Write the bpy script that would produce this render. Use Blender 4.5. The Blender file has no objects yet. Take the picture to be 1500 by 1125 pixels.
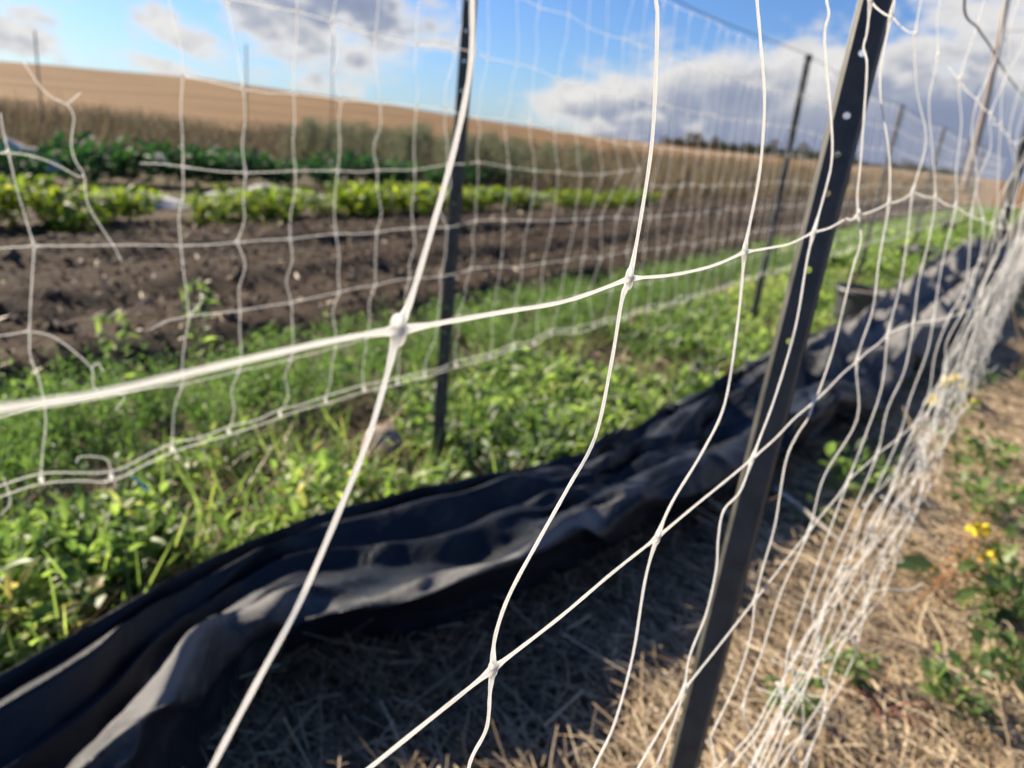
import bpy, bmesh, math, random
import numpy as np
from mathutils import Matrix, Vector

random.seed(7)
rng = np.random.default_rng(11)
C = bpy.context.scene.collection
sc = bpy.context.scene

# ------------------------------------------------------------------ camera
F_PX, CX, CY = 1127.0, 750.0, 562.5          # focal length and centre of a 1500 x 1125 frame
CAM_H = 1.08                                 # eye height above the ground
VP, ROLL = (1560.0, 276.0), 0.095            # where the rows vanish, tilt of the phone


def basis():
    d = np.array([VP[0] - CX, CY - VP[1], -F_PX]); d /= np.linalg.norm(d)
    e = np.array([VP[0] - 1000 - CX, CY - (VP[1] - 1000 * math.tan(ROLL)), -F_PX])
    up = np.cross(d, e); up /= np.linalg.norm(up)
    if up[1] < 0: up = -up
    return np.stack([np.cross(d, up), d, up], 0)


CAM = basis()
EYE = np.array([0, 0, CAM_H])


def ray(px, py): return CAM @ np.array([px - CX, CY - py, -F_PX])
def on_z(px, py, z=0.0): r = ray(px, py); return EYE + r * ((z - CAM_H) / r[2])
def on_x(px, py, x): r = ray(px, py); return EYE + r * (x / r[0])
def on_y(px, py, y): r = ray(px, py); return EYE + r * (y / r[1])
def azel(px, py):
    r = ray(px, py)
    return math.atan2(r[0], r[1]), math.atan2(r[2], math.hypot(r[0], r[1]))


cam_d = bpy.data.cameras.new('camera')
cam = bpy.data.objects.new('camera', cam_d); C.objects.link(cam)
m4 = Matrix([list(CAM[i]) + [EYE[i]] for i in range(3)] + [[0, 0, 0, 1]])
cam.matrix_world = m4
cam_d.sensor_fit = 'HORIZONTAL'; cam_d.sensor_width = 36.0
cam_d.lens = 36.0 * F_PX / 1500.0
cam_d.clip_start = 0.01; cam_d.clip_end = 6000
cam_d.dof.use_dof = True
cam_d.dof.focus_distance = 0.37
cam_d.dof.aperture_fstop = 8.3
sc.camera = cam

# ------------------------------------------------------------------ sun, sky, exposure
SUN_AZ, SUN_EL = math.radians(-91), math.radians(30)      # azimuth from +Y towards +X
sun_dir = Vector((math.sin(SUN_AZ) * math.cos(SUN_EL), math.cos(SUN_AZ) * math.cos(SUN_EL), math.sin(SUN_EL)))
sl = bpy.data.lights.new('sun', 'SUN'); sl.energy = 5.0; sl.angle = math.radians(0.6); sl.color = (1.0, 0.87, 0.68)
so = bpy.data.objects.new('sun', sl); C.objects.link(so)
so.rotation_euler = (-sun_dir).to_track_quat('-Z', 'Y').to_euler()
sc.view_settings.view_transform = 'Standard'; sc.view_settings.look = 'None'
sc.view_settings.exposure = 1.2; sc.view_settings.gamma = 1.0
sc.cycles.use_denoising = True
sc.cycles.max_bounces = 6; sc.cycles.transparent_max_bounces = 6
try: sc.cycles.denoiser = 'OPENIMAGEDENOISE'
except Exception: pass


class NT:
    """small helper to write node trees"""
    def __init__(s, tree): s.t = tree; s.n = tree.nodes; s.l = tree.links
    def new(s, kind, **kw):
        n = s.n.new(kind)
        for k, v in kw.items(): setattr(n, k, v)
        return n
    def put(s, sock, v):
        if isinstance(v, bpy.types.NodeSocket): s.l.new(v, sock)
        elif v is not None: sock.default_value = v
    def math(s, op, a, b=None, c=None, clamp=False):
        n = s.new('ShaderNodeMath', operation=op, use_clamp=clamp)
        for i, v in enumerate((a, b, c)): s.put(n.inputs[i], v)
        return n.outputs[0]
    def noise(s, vec, scale, detail=4, rough=0.55, dist=0.0):
        n = s.new('ShaderNodeTexNoise')
        s.put(n.inputs['Vector'], vec)
        n.inputs['Scale'].default_value = scale; n.inputs['Detail'].default_value = detail
        n.inputs['Roughness'].default_value = rough; n.inputs['Distortion'].default_value = dist
        return n.outputs['Fac']
    def ramp(s, fac, stops, interp='LINEAR'):
        n = s.new('ShaderNodeValToRGB'); n.color_ramp.interpolation = interp
        e = n.color_ramp.elements
        while len(e) < len(stops): e.new(0.5)
        for i, (p, c) in enumerate(stops):
            e[i].position = p; e[i].color = (*c, 1) if len(c) == 3 else c
        s.put(n.inputs[0], fac)
        return n.outputs[0]
    def mix(s, fac, a, b, blend='MIX'):
        n = s.new('ShaderNodeMix', data_type='RGBA', blend_type=blend)
        s.put(n.inputs[0], fac)
        for i, v in ((6, a), (7, b)):
            s.put(n.inputs[i], (*v, 1) if isinstance(v, tuple) and len(v) == 3 else v)
        return n.outputs[2]
    def maprange(s, v, a, b, c=0.0, d=1.0, smooth=True):
        n = s.new('ShaderNodeMapRange', interpolation_type='SMOOTHSTEP' if smooth else 'LINEAR')
        for i, x in enumerate((v, a, b, c, d)): s.put(n.inputs[i], x)
        return n.outputs[0]


world = bpy.data.worlds.new('World'); sc.world = world; world.use_nodes = True
w = NT(world.node_tree); w.n.clear()
sky = w.new('ShaderNodeTexSky', sky_type='NISHITA')
sky.sun_disc = False; sky.sun_elevation = SUN_EL; sky.sun_rotation = SUN_AZ
sky.altitude = 200; sky.air_density = 1.0; sky.dust_density = 0.6; sky.ozone_density = 2.5
tc = w.new('ShaderNodeTexCoord')
sep = w.new('ShaderNodeSeparateXYZ'); w.l.new(tc.outputs['Generated'], sep.inputs[0])
AZ = w.math('ARCTAN2', sep.outputs[0], sep.outputs[1])
EL = w.math('ARCSINE', sep.outputs[2])
comb = w.new('ShaderNodeCombineXYZ'); w.put(comb.inputs[0], AZ); w.put(comb.inputs[1], w.math('MULTIPLY', EL, 1.7))
SPH = comb.outputs[0]
nz_big = w.noise(SPH, 9, 6, 0.58, 0.3)
nz_fine = w.noise(SPH, 30, 6, 0.62, 0.2)
# clouds: (azimuth, elevation, half width, half height in radians, tilt, dark of its base)
CLOUDS = []


def cloud(px, py, hw, hh, tilt=0.0, dark=0.5, thick=1.0):
    a, e = azel(px, py)
    CLOUDS.append((a, e, hw / F_PX, hh / F_PX, tilt, dark, thick))


cloud(880, 152, 110, 34, 0.10, 0.55)
cloud(1010, 135, 130, 62, 0.12, 0.75)
cloud(1180, 172, 215, 84, 0.12, 1.0, 1.5)
cloud(1150, 222, 260, 62, 0.1, 1.3, 1.5)
cloud(960, 190, 110, 30, 0.1, 1.1, 1.1)
cloud(1330, 95, 110, 45, 0.2, 0.6, 0.9)
cloud(1440, 185, 260, 112, 0.15, 1.1, 1.4)
cloud(1780, 170, 420, 180, 0.1, 1.1, 1.4)
cloud(420, 22, 135, 58, -0.55, 0.4)
cloud(520, 85, 70, 36, -0.2, 0.5, 0.8)
cloud(470, -40, 170, 60, -0.3, 0.8, 1.2)
cloud(235, 28, 48, 34, -0.3, 0.05, 0.8)
cloud(275, 60, 55, 22, -0.3, 0.1, 0.6)
cloud(25, 55, 75, 24, -0.25, 0.35, 0.85)
cloud(40, 20, 34, 14, 0, 0.1, 0.6)
cloud(630, 62, 40, 16, 0, 0.1, 0.6)
cloud(630, 0, 50, 16, 0, 0.3, 0.6)
cloud(240, 98, 60, 12, -0.1, 0.05, 0.5)
cloud(470, 120, 110, 22, -0.1, 0.1, 0.55)
cloud(-400, 40, 260, 90, 0, 0.4)
cloud(-900, -200, 400, 160, 0, 0.5)
cloud(2600, 0, 500, 200, 0, 0.8)
mask = None; shade = None
for a, e, hw, hh, tilt, dark, thick in CLOUDS:
    da = w.math('SUBTRACT', AZ, a); de = w.math('SUBTRACT', EL, e)
    ct, st = math.cos(tilt), math.sin(tilt)
    u = w.math('DIVIDE', w.math('ADD', w.math('MULTIPLY', da, ct), w.math('MULTIPLY', de, st)), hw)
    v = w.math('DIVIDE', w.math('SUBTRACT', w.math('MULTIPLY', de, ct), w.math('MULTIPLY', da, st)), hh)
    r2 = w.math('SQRT', w.math('ADD', w.math('MULTIPLY', u, u), w.math('MULTIPLY', v, v)))
    d = w.math('MULTIPLY', w.math('SUBTRACT', 1.25, r2), thick)
    # darkness grows to the lower side away from the sun
    sh = w.math('MULTIPLY', w.maprange(w.math('ADD', w.math('MULTIPLY', v, -1.0), w.math('MULTIPLY', u, 0.35)), -0.60, 0.45), dark)
    sh = w.math('MULTIPLY', sh, w.maprange(d, 0.0, 0.55))
    mask = d if mask is None else w.math('SMOOTH_MAX', mask, d, 0.15)
    shade = sh if shade is None else w.math('MAXIMUM', shade, sh)
dens = w.math('ADD', mask, w.math('ADD', w.math('MULTIPLY', w.math('SUBTRACT', nz_big, 0.5), 2.3),
                                  w.math('MULTIPLY', w.math('SUBTRACT', nz_fine, 0.5), 1.3)))
cover = w.maprange(dens, 0.02, 0.72)
shade2 = w.math('MULTIPLY', shade, w.maprange(dens, 0.45, 1.25, 0.1, 1.0))
lump = w.math('ADD', shade2, w.math('MULTIPLY', w.math('SUBTRACT', nz_fine, 0.5), 0.55), clamp=True)
ccol = w.ramp(lump, [(0.0, (7.3, 7.1, 6.9)), (0.2, (5.3, 5.3, 5.5)), (0.5, (3.1, 3.4, 4.3)), (1.0, (2.1, 2.45, 3.6))])
skyc = w.mix(1.0, sky.outputs[0], (0.60, 0.83, 1.22), 'MULTIPLY')
lowhaze = w.maprange(EL, -0.02, 0.12, 0.28, 0.0)
skyc = w.mix(lowhaze, skyc, (4.6, 6.0, 7.0))
final = w.mix(w.math('MULTIPLY', cover, 0.95), skyc, ccol)
bg = w.new('ShaderNodeBackground'); w.put(bg.inputs[0], final); bg.inputs[1].default_value = 0.050
wo = w.new('ShaderNodeOutputWorld'); w.l.new(bg.outputs[0], wo.inputs[0])

# ------------------------------------------------------------------ helpers
def tag(o, label=None, cat=None, group=None, kind=None):
    if label: o['label'] = label
    if cat: o['category'] = cat
    if group: o['group'] = group
    if kind: o['kind'] = kind
    return o


def empty(name, loc=(0, 0, 0)):
    o = bpy.data.objects.new(name, None); C.objects.link(o); o.location = loc
    o.empty_display_size = 0.1
    return o


def link(name, me, mat=None, parent=None):
    if mat is not None: me.materials.append(mat)
    o = bpy.data.objects.new(name, me); C.objects.link(o)
    if parent is not None: o.parent = parent
    return o


def mesh_np(name, V, F, smooth=True, tint=None):
    """V (n,3); F a list of int arrays, each (m,k)"""
    me = bpy.data.meshes.new(name)
    V = np.asarray(V, np.float32)
    F = [np.asarray(f, np.int32) for f in (F if isinstance(F, list) else [F])]
    F = [f for f in F if len(f)]
    loops = np.concatenate([f.ravel() for f in F])
    tot = np.concatenate([np.full(len(f), f.shape[1], np.int32) for f in F])
    start = np.concatenate([[0], np.cumsum(tot)[:-1]]).astype(np.int32)
    me.vertices.add(len(V)); me.vertices.foreach_set('co', V.ravel())
    me.loops.add(len(loops)); me.loops.foreach_set('vertex_index', loops)
    me.polygons.add(len(tot)); me.polygons.foreach_set('loop_start', start); me.polygons.foreach_set('loop_total', tot)
    me.polygons.foreach_set('use_smooth', np.full(len(tot), smooth))
    if tint is not None:
        at = me.attributes.new('tint', 'FLOAT', 'POINT'); at.data.foreach_set('value', np.asarray(tint, np.float32))
    me.update(calc_edges=True); me.validate()
    return me


def catmull(P, n=6):
    P = np.asarray(P, float)
    Q = np.vstack([2 * P[0] - P[1], P, 2 * P[-1] - P[-2]])
    out = []
    t = np.linspace(0, 1, n, endpoint=False)[:, None]
    for i in range(1, len(Q) - 2):
        a, b, c, d = Q[i - 1], Q[i], Q[i + 1], Q[i + 2]
        out.append(0.5 * (2 * b + (c - a) * t + (2 * a - 5 * b + 4 * c - d) * t ** 2 + (3 * b - a - 3 * c + d) * t ** 3))
    out.append(P[-1:])
    return np.vstack(out)


class Bag:
    """collects pieces that become one mesh"""
    def __init__(s): s.V = []; s.Q = []; s.T = []; s.n = 0; s.tint = []
    def add(s, V, quads=None, tris=None, tint=0.5):
        V = np.asarray(V, float); s.V.append(V)
        if quads is not None and len(quads): s.Q.append(np.asarray(quads) + s.n)
        if tris is not None and len(tris): s.T.append(np.asarray(tris) + s.n)
        s.tint.append(np.full(len(V), tint)); s.n += len(V)
    def tube(s, P, r, sides=6, ref=(1, 0, 0), tint=0.5, flat=1.0, cap=True):
        P = np.asarray(P, float); n = len(P)
        r = np.full(n, r) if np.isscalar(r) else np.asarray(r)
        T = np.gradient(P, axis=0); T /= np.linalg.norm(T, axis=1)[:, None] + 1e-12
        ref = np.array(ref, float)
        A = ref - T * (T @ ref)[:, None]
        A /= np.linalg.norm(A, axis=1)[:, None] + 1e-9
        B = np.cross(T, A)
        th = np.arange(sides) * 2 * math.pi / sides
        V = P[:, None] + r[:, None, None] * (np.cos(th)[None, :, None] * A[:, None] * flat + np.sin(th)[None, :, None] * B[:, None])
        i = np.arange(n - 1)[:, None] * sides; j = np.arange(sides)[None]; k = (j + 1) % sides
        q = np.stack([i + j, i + k, i + sides + k, i + sides + j], -1).reshape(-1, 4)
        V = V.reshape(-1, 3); tris = []
        if cap:
            c0, c1 = len(V), len(V) + 1
            V = np.vstack([V, P[0], P[-1]])
            for a in range(sides):
                b = (a + 1) % sides
                tris.append((c0, b, a)); tris.append((c1, (n - 1) * sides + a, (n - 1) * sides + b))
        s.add(V, q, tris, tint)
    def ball(s, c, rad, seg=8, ring=6, R=None, tint=0.5, jit=0.0):
        V = [(0, 0, -1)]
        for i in range(1, ring):
            ph = -math.pi / 2 + math.pi * i / ring
            for j in range(seg):
                t = 2 * math.pi * j / seg
                V.append((math.cos(ph) * math.cos(t), math.cos(ph) * math.sin(t), math.sin(ph)))
        V.append((0, 0, 1)); V = np.array(V)
        if jit: V = V * (1 + rng.normal(0, jit, (len(V), 1)))
        V = V * np.asarray(rad)
        if R is not None: V = V @ np.asarray(R).T
        q, t = [], []
        for j in range(seg):
            k = (j + 1) % seg
            t.append((0, 1 + k, 1 + j))
            t.append((len(V) - 1, 1 + (ring - 2) * seg + j, 1 + (ring - 2) * seg + k))
            for i in range(ring - 2):
                a = 1 + i * seg
                q.append((a + j, a + k, a + seg + k, a + seg + j))
        s.add(V + np.asarray(c), q, t, tint)
    def scatter(s, tv, tf, pos, R, scale, tint):
        """copies of a template placed by rotation matrices R (n,3,3)"""
        tv = np.asarray(tv, float); tf = np.asarray(tf)
        n = len(pos); k = len(tv)
        sc_ = np.asarray(scale)
        if sc_.ndim == 1: sc_ = np.repeat(sc_[:, None], 3, 1)
        V = np.einsum('nij,nkj->nki', R, tv[None] * sc_[:, None, :]) + np.asarray(pos)[:, None]
        Fc = (tf[None] + (np.arange(n) * k)[:, None, None]).reshape(-1, tf.shape[1])
        V = V.reshape(-1, 3)
        s.V.append(V); (s.Q if tf.shape[1] == 4 else s.T).append(Fc + s.n)
        s.tint.append(np.repeat(np.asarray(tint, float) * np.ones(n), k)); s.n += len(V)
    def mesh(s, name, smooth=True):
        F = []
        if s.Q: F.append(np.concatenate(s.Q))
        if s.T: F.append(np.concatenate(s.T))
        return mesh_np(name, np.concatenate(s.V), F, smooth, np.concatenate(s.tint))
    def build(s, name, mat, parent=None, smooth=True):
        return link(name, s.mesh(name, smooth), mat, parent)


def rot_from(dirs, roll):
    """matrices whose local +Y points along dirs, rolled about it"""
    d = dirs / np.linalg.norm(dirs, axis=1)[:, None]
    up = np.tile(np.array([0, 0, 1.0]), (len(d), 1))
    x = np.cross(d, up); ln = np.linalg.norm(x, axis=1)
    x[ln < 1e-3] = (1, 0, 0); x /= np.linalg.norm(x, axis=1)[:, None]
    z = np.cross(x, d)
    c, s_ = np.cos(roll)[:, None], np.sin(roll)[:, None]
    return np.stack([x * c + z * s_, d, -x * s_ + z * c], -1)


LEAF_V = [(0, 0, 0), (-.22, .3, .07), (0, .32, 0), (.22, .3, .07), (-.2, .66, .03), (0, .68, -.04), (.2, .66, .03), (0, 1, -.16)]
LEAF_F = [(0, 3, 2), (0, 2, 1), (2, 3, 6), (2, 6, 5), (1, 2, 5), (1, 5, 4), (5, 6, 7), (4, 5, 7)]
BLADE_V = [(-.5, 0, 0), (.5, 0, 0), (-.45, .35, .02), (.45, .35, .02), (-.3, .7, -.03), (.3, .7, -.03), (-.05, 1, -.12), (.05, 1, -.12)]
BLADE_F = [(0, 1, 3, 2), (2, 3, 5, 4), (4, 5, 7, 6)]
STRAW_V = [(-.5, 0, 0), (0, 0, .5), (.5, 0, 0), (-.5, .5, .12), (0, .5, .62), (.5, .5, .12), (-.4, 1, 0), (0, 1, .4), (.4, 1, 0)]
STRAW_F = [(0, 1, 4, 3), (1, 2, 5, 4), (3, 4, 7, 6), (4, 5, 8, 7)]


def unit_dirs(n, lo, hi):
    az = rng.uniform(0, 2 * math.pi, n); el = rng.uniform(lo, hi, n)
    return np.stack([np.cos(az) * np.cos(el), np.sin(az) * np.cos(el), np.sin(el)], -1)


# ------------------------------------------------------------------ materials
def material(name):
    m = bpy.data.materials.new(name); m.use_nodes = True
    t = NT(m.node_tree); t.n.clear()
    out = t.new('ShaderNodeOutputMaterial')
    return m, t, out


def principled(t, out, col, rough=0.6, metal=0.0, spec=0.5, bump=None, bump_d=0.01, bump_s=0.6):
    p = t.new('ShaderNodeBsdfPrincipled')
    t.put(p.inputs['Base Color'], (*col, 1) if isinstance(col, tuple) and len(col) == 3 else col)
    t.put(p.inputs['Roughness'], rough); t.put(p.inputs['Metallic'], metal)
    p.inputs['Specular IOR Level'].default_value = spec
    if bump is not None:
        b = t.new('ShaderNodeBump'); b.inputs['Strength'].default_value = bump_s; b.inputs['Distance'].default_value = bump_d
        t.put(b.inputs['Height'], bump); t.l.new(b.outputs[0], p.inputs['Normal'])
    if out is not None: t.l.new(p.outputs[0], out.inputs[0])
    return p


def tinted(name, stops, rough=0.5, trans=0.35, tcol=None, spec=0.5, patch=3.0):
    """leaf-like stuff: colour from the per-piece tint and a soft patch noise, some light passing through"""
    m, t, out = material(name)
    at = t.new('ShaderNodeAttribute', attribute_name='tint')
    tcd = t.new('ShaderNodeTexCoord')
    nz = t.noise(tcd.outputs['Object'], patch, 3)
    f = t.math('ADD', at.outputs['Fac'], t.math('MULTIPLY', t.math('SUBTRACT', nz, 0.5), 0.5), clamp=True)
    col = t.ramp(f, stops)
    p = principled(t, None, col, rough, spec=spec)
    if trans > 0:
        tr = t.new('ShaderNodeBsdfTranslucent')
        t.put(tr.inputs[0], t.mix(1.0, col, tcol, 'MULTIPLY') if tcol else col)
        mx = t.new('ShaderNodeMixShader'); mx.inputs[0].default_value = trans
        t.l.new(p.outputs[0], mx.inputs[1]); t.l.new(tr.outputs[0], mx.inputs[2]); t.l.new(mx.outputs[0], out.inputs[0])
    else: t.l.new(p.outputs[0], out.inputs[0])
    return m


M = {}
M['weed'] = tinted('weed_leaves', [(0, (.055, .10, .04)), (.33, (.125, .19, .065)), (.75, (.26, .345, .12)), (.97, (.38, .39, .18)), (1, (.42, .33, .18))], 0.48, 0.55, (1.75, 1.9, 1.0), 0.6)
M['carrot'] = tinted('carrot_leaves', [(0, (.055, .11, .038)), (.5, (.115, .19, .065)), (1, (.20, .28, .10))], 0.5, 0.45, (1.7, 1.9, 0.95))
M['chard'] = tinted('yellow_green_leaves', [(0, (.05, .09, .022)), (.5, (.12, .175, .035)), (.85, (.25, .29, .055)), (1, (.36, .32, .07))], 0.55, 0.5, (1.8, 1.9, 0.7), 0.35)
M['kale'] = tinted('dark_green_leaves', [(0, (.018, .05, .03)), (.6, (.03, .085, .04)), (1, (.06, .14, .045))], 0.65, 0.35, (1.6, 1.9, 0.8), 0.25)
M['asparagus'] = tinted('grey_green_fern', [(0, (.14, .16, .09)), (.6, (.21, .23, .14)), (1, (.32, .30, .17))], 0.7, 0.45)
M['dry'] = tinted('dry_stalks', [(0, (.085, .07, .04)), (.35, (.15, .11, .065)), (.7, (.17, .155, .085)), (1, (.30, .22, .125))], 0.8, 0.25)
M['goldgrass'] = tinted('dry_gold_grass', [(0, (.12, .095, .052)), (.5, (.21, .155, .085)), (1, (.34, .25, .14))], 0.75, 0.3)
M['straw'] = tinted('straw', [(0, (.065, .045, .028)), (.3, (.23, .16, .095)), (.7, (.50, .375, .225)), (1, (.74, .61, .42))], 0.5, 0.12, None, 0.5, 6.0)
M['rust'] = tinted('rusty_dock', [(0, (.26, .11, .04)), (1, (.46, .24, .08))], 0.7, 0.25)
M['redweed'] = tinted('red_stems', [(0, (.24, .07, .06)), (1, (.36, .14, .10))], 0.6, 0.2)
M['tree'] = tinted('far_trees', [(0, (.03, .04, .03)), (1, (.075, .08, .05))], 0.8, 0.2, None, 0.2, 0.3)
M['tree_autumn'] = tinted('far_autumn_trees', [(0, (.08, .055, .03)), (1, (.15, .10, .05))], 0.8, 0.2, None, 0.2, 0.3)


def simple(name, c1, c2, scale=20, rough=0.6, metal=0.0, bump=0.0, spec=0.5, detail=5):
    m, t, out = material(name)
    tcd = t.new('ShaderNodeTexCoord')
    nz = t.noise(tcd.outputs['Object'], scale, detail)
    col = t.ramp(nz, [(0.3, c1), (0.7, c2)])
    principled(t, out, col, t.maprange(nz, 0.3, 0.7, rough * 0.85, min(1, rough * 1.15)), metal, spec, nz if bump else None, bump)
    return m


M['post'] = simple('painted_steel', (.038, .038, .034), (.085, .080, .070), 38, 0.55, 0.2, 0.0008)
M['stake'] = simple('galvanised_stake', (.10, .115, .10), (.17, .185, .165), 40, 0.55, 0.2)
M['rim_metal'] = simple('post_worn_edge', (.16, .15, .13), (.26, .24, .21), 90, 0.5, 0.4)
M['wood_pole'] = simple('weathered_pole', (.26, .22, .18), (.40, .35, .30), 8, 0.8)
M['bark'] = simple('bark', (.07, .05, .035), (.12, .09, .065), 12, 0.9)
M['wire'] = simple('galvanised_wire', (.07, .07, .075), (.13, .13, .13), 30, 0.5, 0.5)
M['pot'] = simple('black_pot_plastic', (.022, .024, .027), (.05, .052, .055), 14, 0.5)
M['potsoil'] = simple('dry_potting_soil', (.16, .11, .07), (.33, .26, .18), 60, 0.95, 0, 0.01)
M['stone'] = simple('field_stone', (.20, .16, .12), (.36, .29, .22), 14, 0.9, 0, 0.01)
M['fabric'] = simple('row_cover_fabric', (.30, .30, .30), (.46, .45, .43), 6, 0.8)
M['tie'] = simple('blue_tie', (.08, .38, .58), (.14, .50, .70), 50, 0.4)
M['petal'] = simple('yellow_petals', (.72, .55, .02), (.85, .70, .05), 60, 0.5)
M['clod'] = simple('soil_clods', (.05, .036, .024), (.13, .096, .064), 9, 0.9, 0, 0.01)
M['rod'] = simple('pale_stick', (.42, .36, .28), (.62, .56, .48), 30, 0.6)
M['lamb'] = M['weed']

# white netting: slightly translucent plastic
m, t, out = material('white_net_plastic')
tcd = t.new('ShaderNodeTexCoord')
nz = t.noise(tcd.outputs['Object'], 35, 4)
col = t.ramp(nz, [(0.3, (.84, .82, .78)), (0.75, (.93, .92, .89))])
p = principled(t, None, col, 0.38, spec=0.5, bump=t.noise(tcd.outputs['Object'], 420, 3), bump_d=0.0006)
tr = t.new('ShaderNodeBsdfTranslucent'); t.put(tr.inputs[0], (.97, .965, .94, 1))
mx = t.new('ShaderNodeMixShader'); mx.inputs[0].default_value = 0.72
t.l.new(p.outputs[0], mx.inputs[1]); t.l.new(tr.outputs[0], mx.inputs[2]); t.l.new(mx.outputs[0], out.inputs[0])
M['net'] = m

# black plastic sheet with painted far sheen and dust
m, t, out = material('black_plastic_sheet')
tcd = t.new('ShaderNodeTexCoord'); O = tcd.outputs['Object']
dust_n = t.noise(O, 5.5, 6, 0.65, 0.6)
grit = t.noise(O, 70, 4, 0.7)
at = t.new('ShaderNodeAttribute', attribute_name='tint')       # trodden dirt near by, sky sheen painted in farther along
dust_sheen = t.math('MULTIPLY', t.maprange(t.math('ADD', t.math('MULTIPLY', at.outputs['Fac'], 0.55), t.math('ADD', t.math('MULTIPLY', dust_n, 0.7), t.math('MULTIPLY', grit, 0.25))), 0.60, 1.0), 0.75)
col = t.mix(dust_sheen, (.009, .0115, .016), (.21, .205, .20))
mp = t.new('ShaderNodeMapping'); mp.inputs['Scale'].default_value = (1.0, 0.75, 1.0); t.l.new(O, mp.inputs[0])
vor = t.new('ShaderNodeTexVoronoi', feature='F1'); vor.inputs['Scale'].default_value = 13
wv = t.new('ShaderNodeVectorMath', operation='ADD'); nzv = t.new('ShaderNodeTexNoise'); nzv.inputs['Scale'].default_value = 6; t.l.new(mp.outputs[0], nzv.inputs['Vector'])
wsc = t.new('ShaderNodeVectorMath', operation='SCALE'); wsc.inputs['Scale'].default_value = 0.12; t.l.new(nzv.outputs['Color'], wsc.inputs[0])
t.l.new(mp.outputs[0], wv.inputs[0]); t.l.new(wsc.outputs[0], wv.inputs[1]); t.l.new(wv.outputs[0], vor.inputs['Vector'])
wr = t.math('ADD', t.math('MULTIPLY', vor.outputs['Distance'], 0.3), t.math('MULTIPLY', t.noise(mp.outputs[0], 16, 5, 0.6, 1.2), 0.6))
principled(t, out, col, t.maprange(dust_sheen, 0, 0.5, 0.46, 0.9), 0.0, 0.34, wr, 0.012, 0.7)
M['tarp'] = m

# ground materials
m, t, out = material('earth_with_litter')
tcd = t.new('ShaderNodeTexCoord'); O = tcd.outputs['Object']
n1 = t.noise(O, 0.25, 5); n2 = t.noise(O, 22, 6, 0.7); n3 = t.noise(O, 90, 4, 0.7)
c = t.ramp(n2, [(0.25, (.04, .028, .02)), (0.5, (.10, .072, .05)), (0.75, (.20, .15, .10))])
c = t.mix(t.maprange(n1, 0.45, 0.65, 0, 0.5), c, (.15, .13, .06))
principled(t, out, c, 0.95, 0, 0.2, t.math('ADD', n2, t.math('MULTIPLY', n3, 0.4)), 0.03, 0.9)
M['earth'] = m
m, t, out = material('tilled_soil')
tcd = t.new('ShaderNodeTexCoord'); O = tcd.outputs['Object']
n2 = t.noise(O, 9, 7, 0.72); n3 = t.noise(O, 40, 5, 0.7)
c = t.ramp(t.math('ADD', t.math('MULTIPLY', n2, 0.6), t.math('MULTIPLY', n3, 0.4)), [(0.3, (.030, .019, .012)), (0.52, (.070, .046, .028)), (0.72, (.17, .115, .07))])
principled(t, out, c, 0.92, 0, 0.25, t.math('ADD', n2, t.math('MULTIPLY', n3, 0.5)), 0.05, 1.0)
M['soil'] = m
m, t, out = material('stubble')
tcd = t.new('ShaderNodeTexCoord'); O = tcd.outputs['Object']
mp = t.new('ShaderNodeMapping'); mp.inputs['Rotation'].default_value = (0, 0, math.radians(-25)); mp.inputs['Scale'].default_value = (0.25, 0.02, 0.25); t.l.new(O, mp.inputs[0])
n1 = t.noise(mp.outputs[0], 1.0, 5, 0.6); n2 = t.noise(O, 0.05, 4); n3 = t.noise(O, 2.2, 5, 0.7)
f = t.math('ADD', t.math('MULTIPLY', n1, 0.6), t.math('ADD', t.math('MULTIPLY', n2, 0.25), t.math('MULTIPLY', n3, 0.15)))
c = t.ramp(f, [(0.32, (.14, .084, .040)), (0.5, (.21, .130, .064)), (0.66, (.31, .205, .105))])
principled(t, out, c, 0.95, 0, 0.1, n3, 0.15, 0.8)
M['stubble'] = m

# ------------------------------------------------------------------ the setting: ground, soil bed, hill
g = Bag()
xs = np.concatenate([-np.geomspace(1, 3000, 26)[::-1], np.linspace(-0.9, 0.9, 5), np.geomspace(1, 3000, 26)])
X, Y = np.meshgrid(xs, xs); n = len(xs)
Z = np.full_like(X, -0.004) - 0.00004 * np.maximum(np.hypot(X, Y) - 60, 0)
i = (np.arange(n - 1)[:, None] * n + np.arange(n - 1)[None]).ravel()
g.add(np.stack([X, Y, Z], -1).reshape(-1, 3), np.stack([i, i + 1, i + n + 1, i + n], -1))
tag(g.build('ground', M['earth']), kind='structure')


def vnoise(X, Y, scale, seed=0, octs=4, gain=0.5, lin=False):
    """plain value noise in numpy"""
    out = np.zeros_like(X, float); amp = 1.0
    for o in range(octs):
        r = np.random.default_rng(seed * 31 + o)
        tab = r.uniform(-1, 1, (256, 256))
        x = X * scale + 1000.5; y = Y * scale + 1000.5
        xi = np.floor(x).astype(int); yi = np.floor(y).astype(int); fx = x - xi; fy = y - yi
        
        if not lin: fx = fx * fx * (3 - 2 * fx); fy = fy * fy * (3 - 2 * fy)
        a = tab[xi % 256, yi % 256]; b = tab[(xi + 1) % 256, yi % 256]; c_ = tab[xi % 256, (yi + 1) % 256]; d = tab[(xi + 1) % 256, (yi + 1) % 256]
        out += amp * ((a * (1 - fx) + b * fx) * (1 - fy) + (c_ * (1 - fx) + d * fx) * fy)
        scale *= 2.03; amp *= gain
    return out


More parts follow.
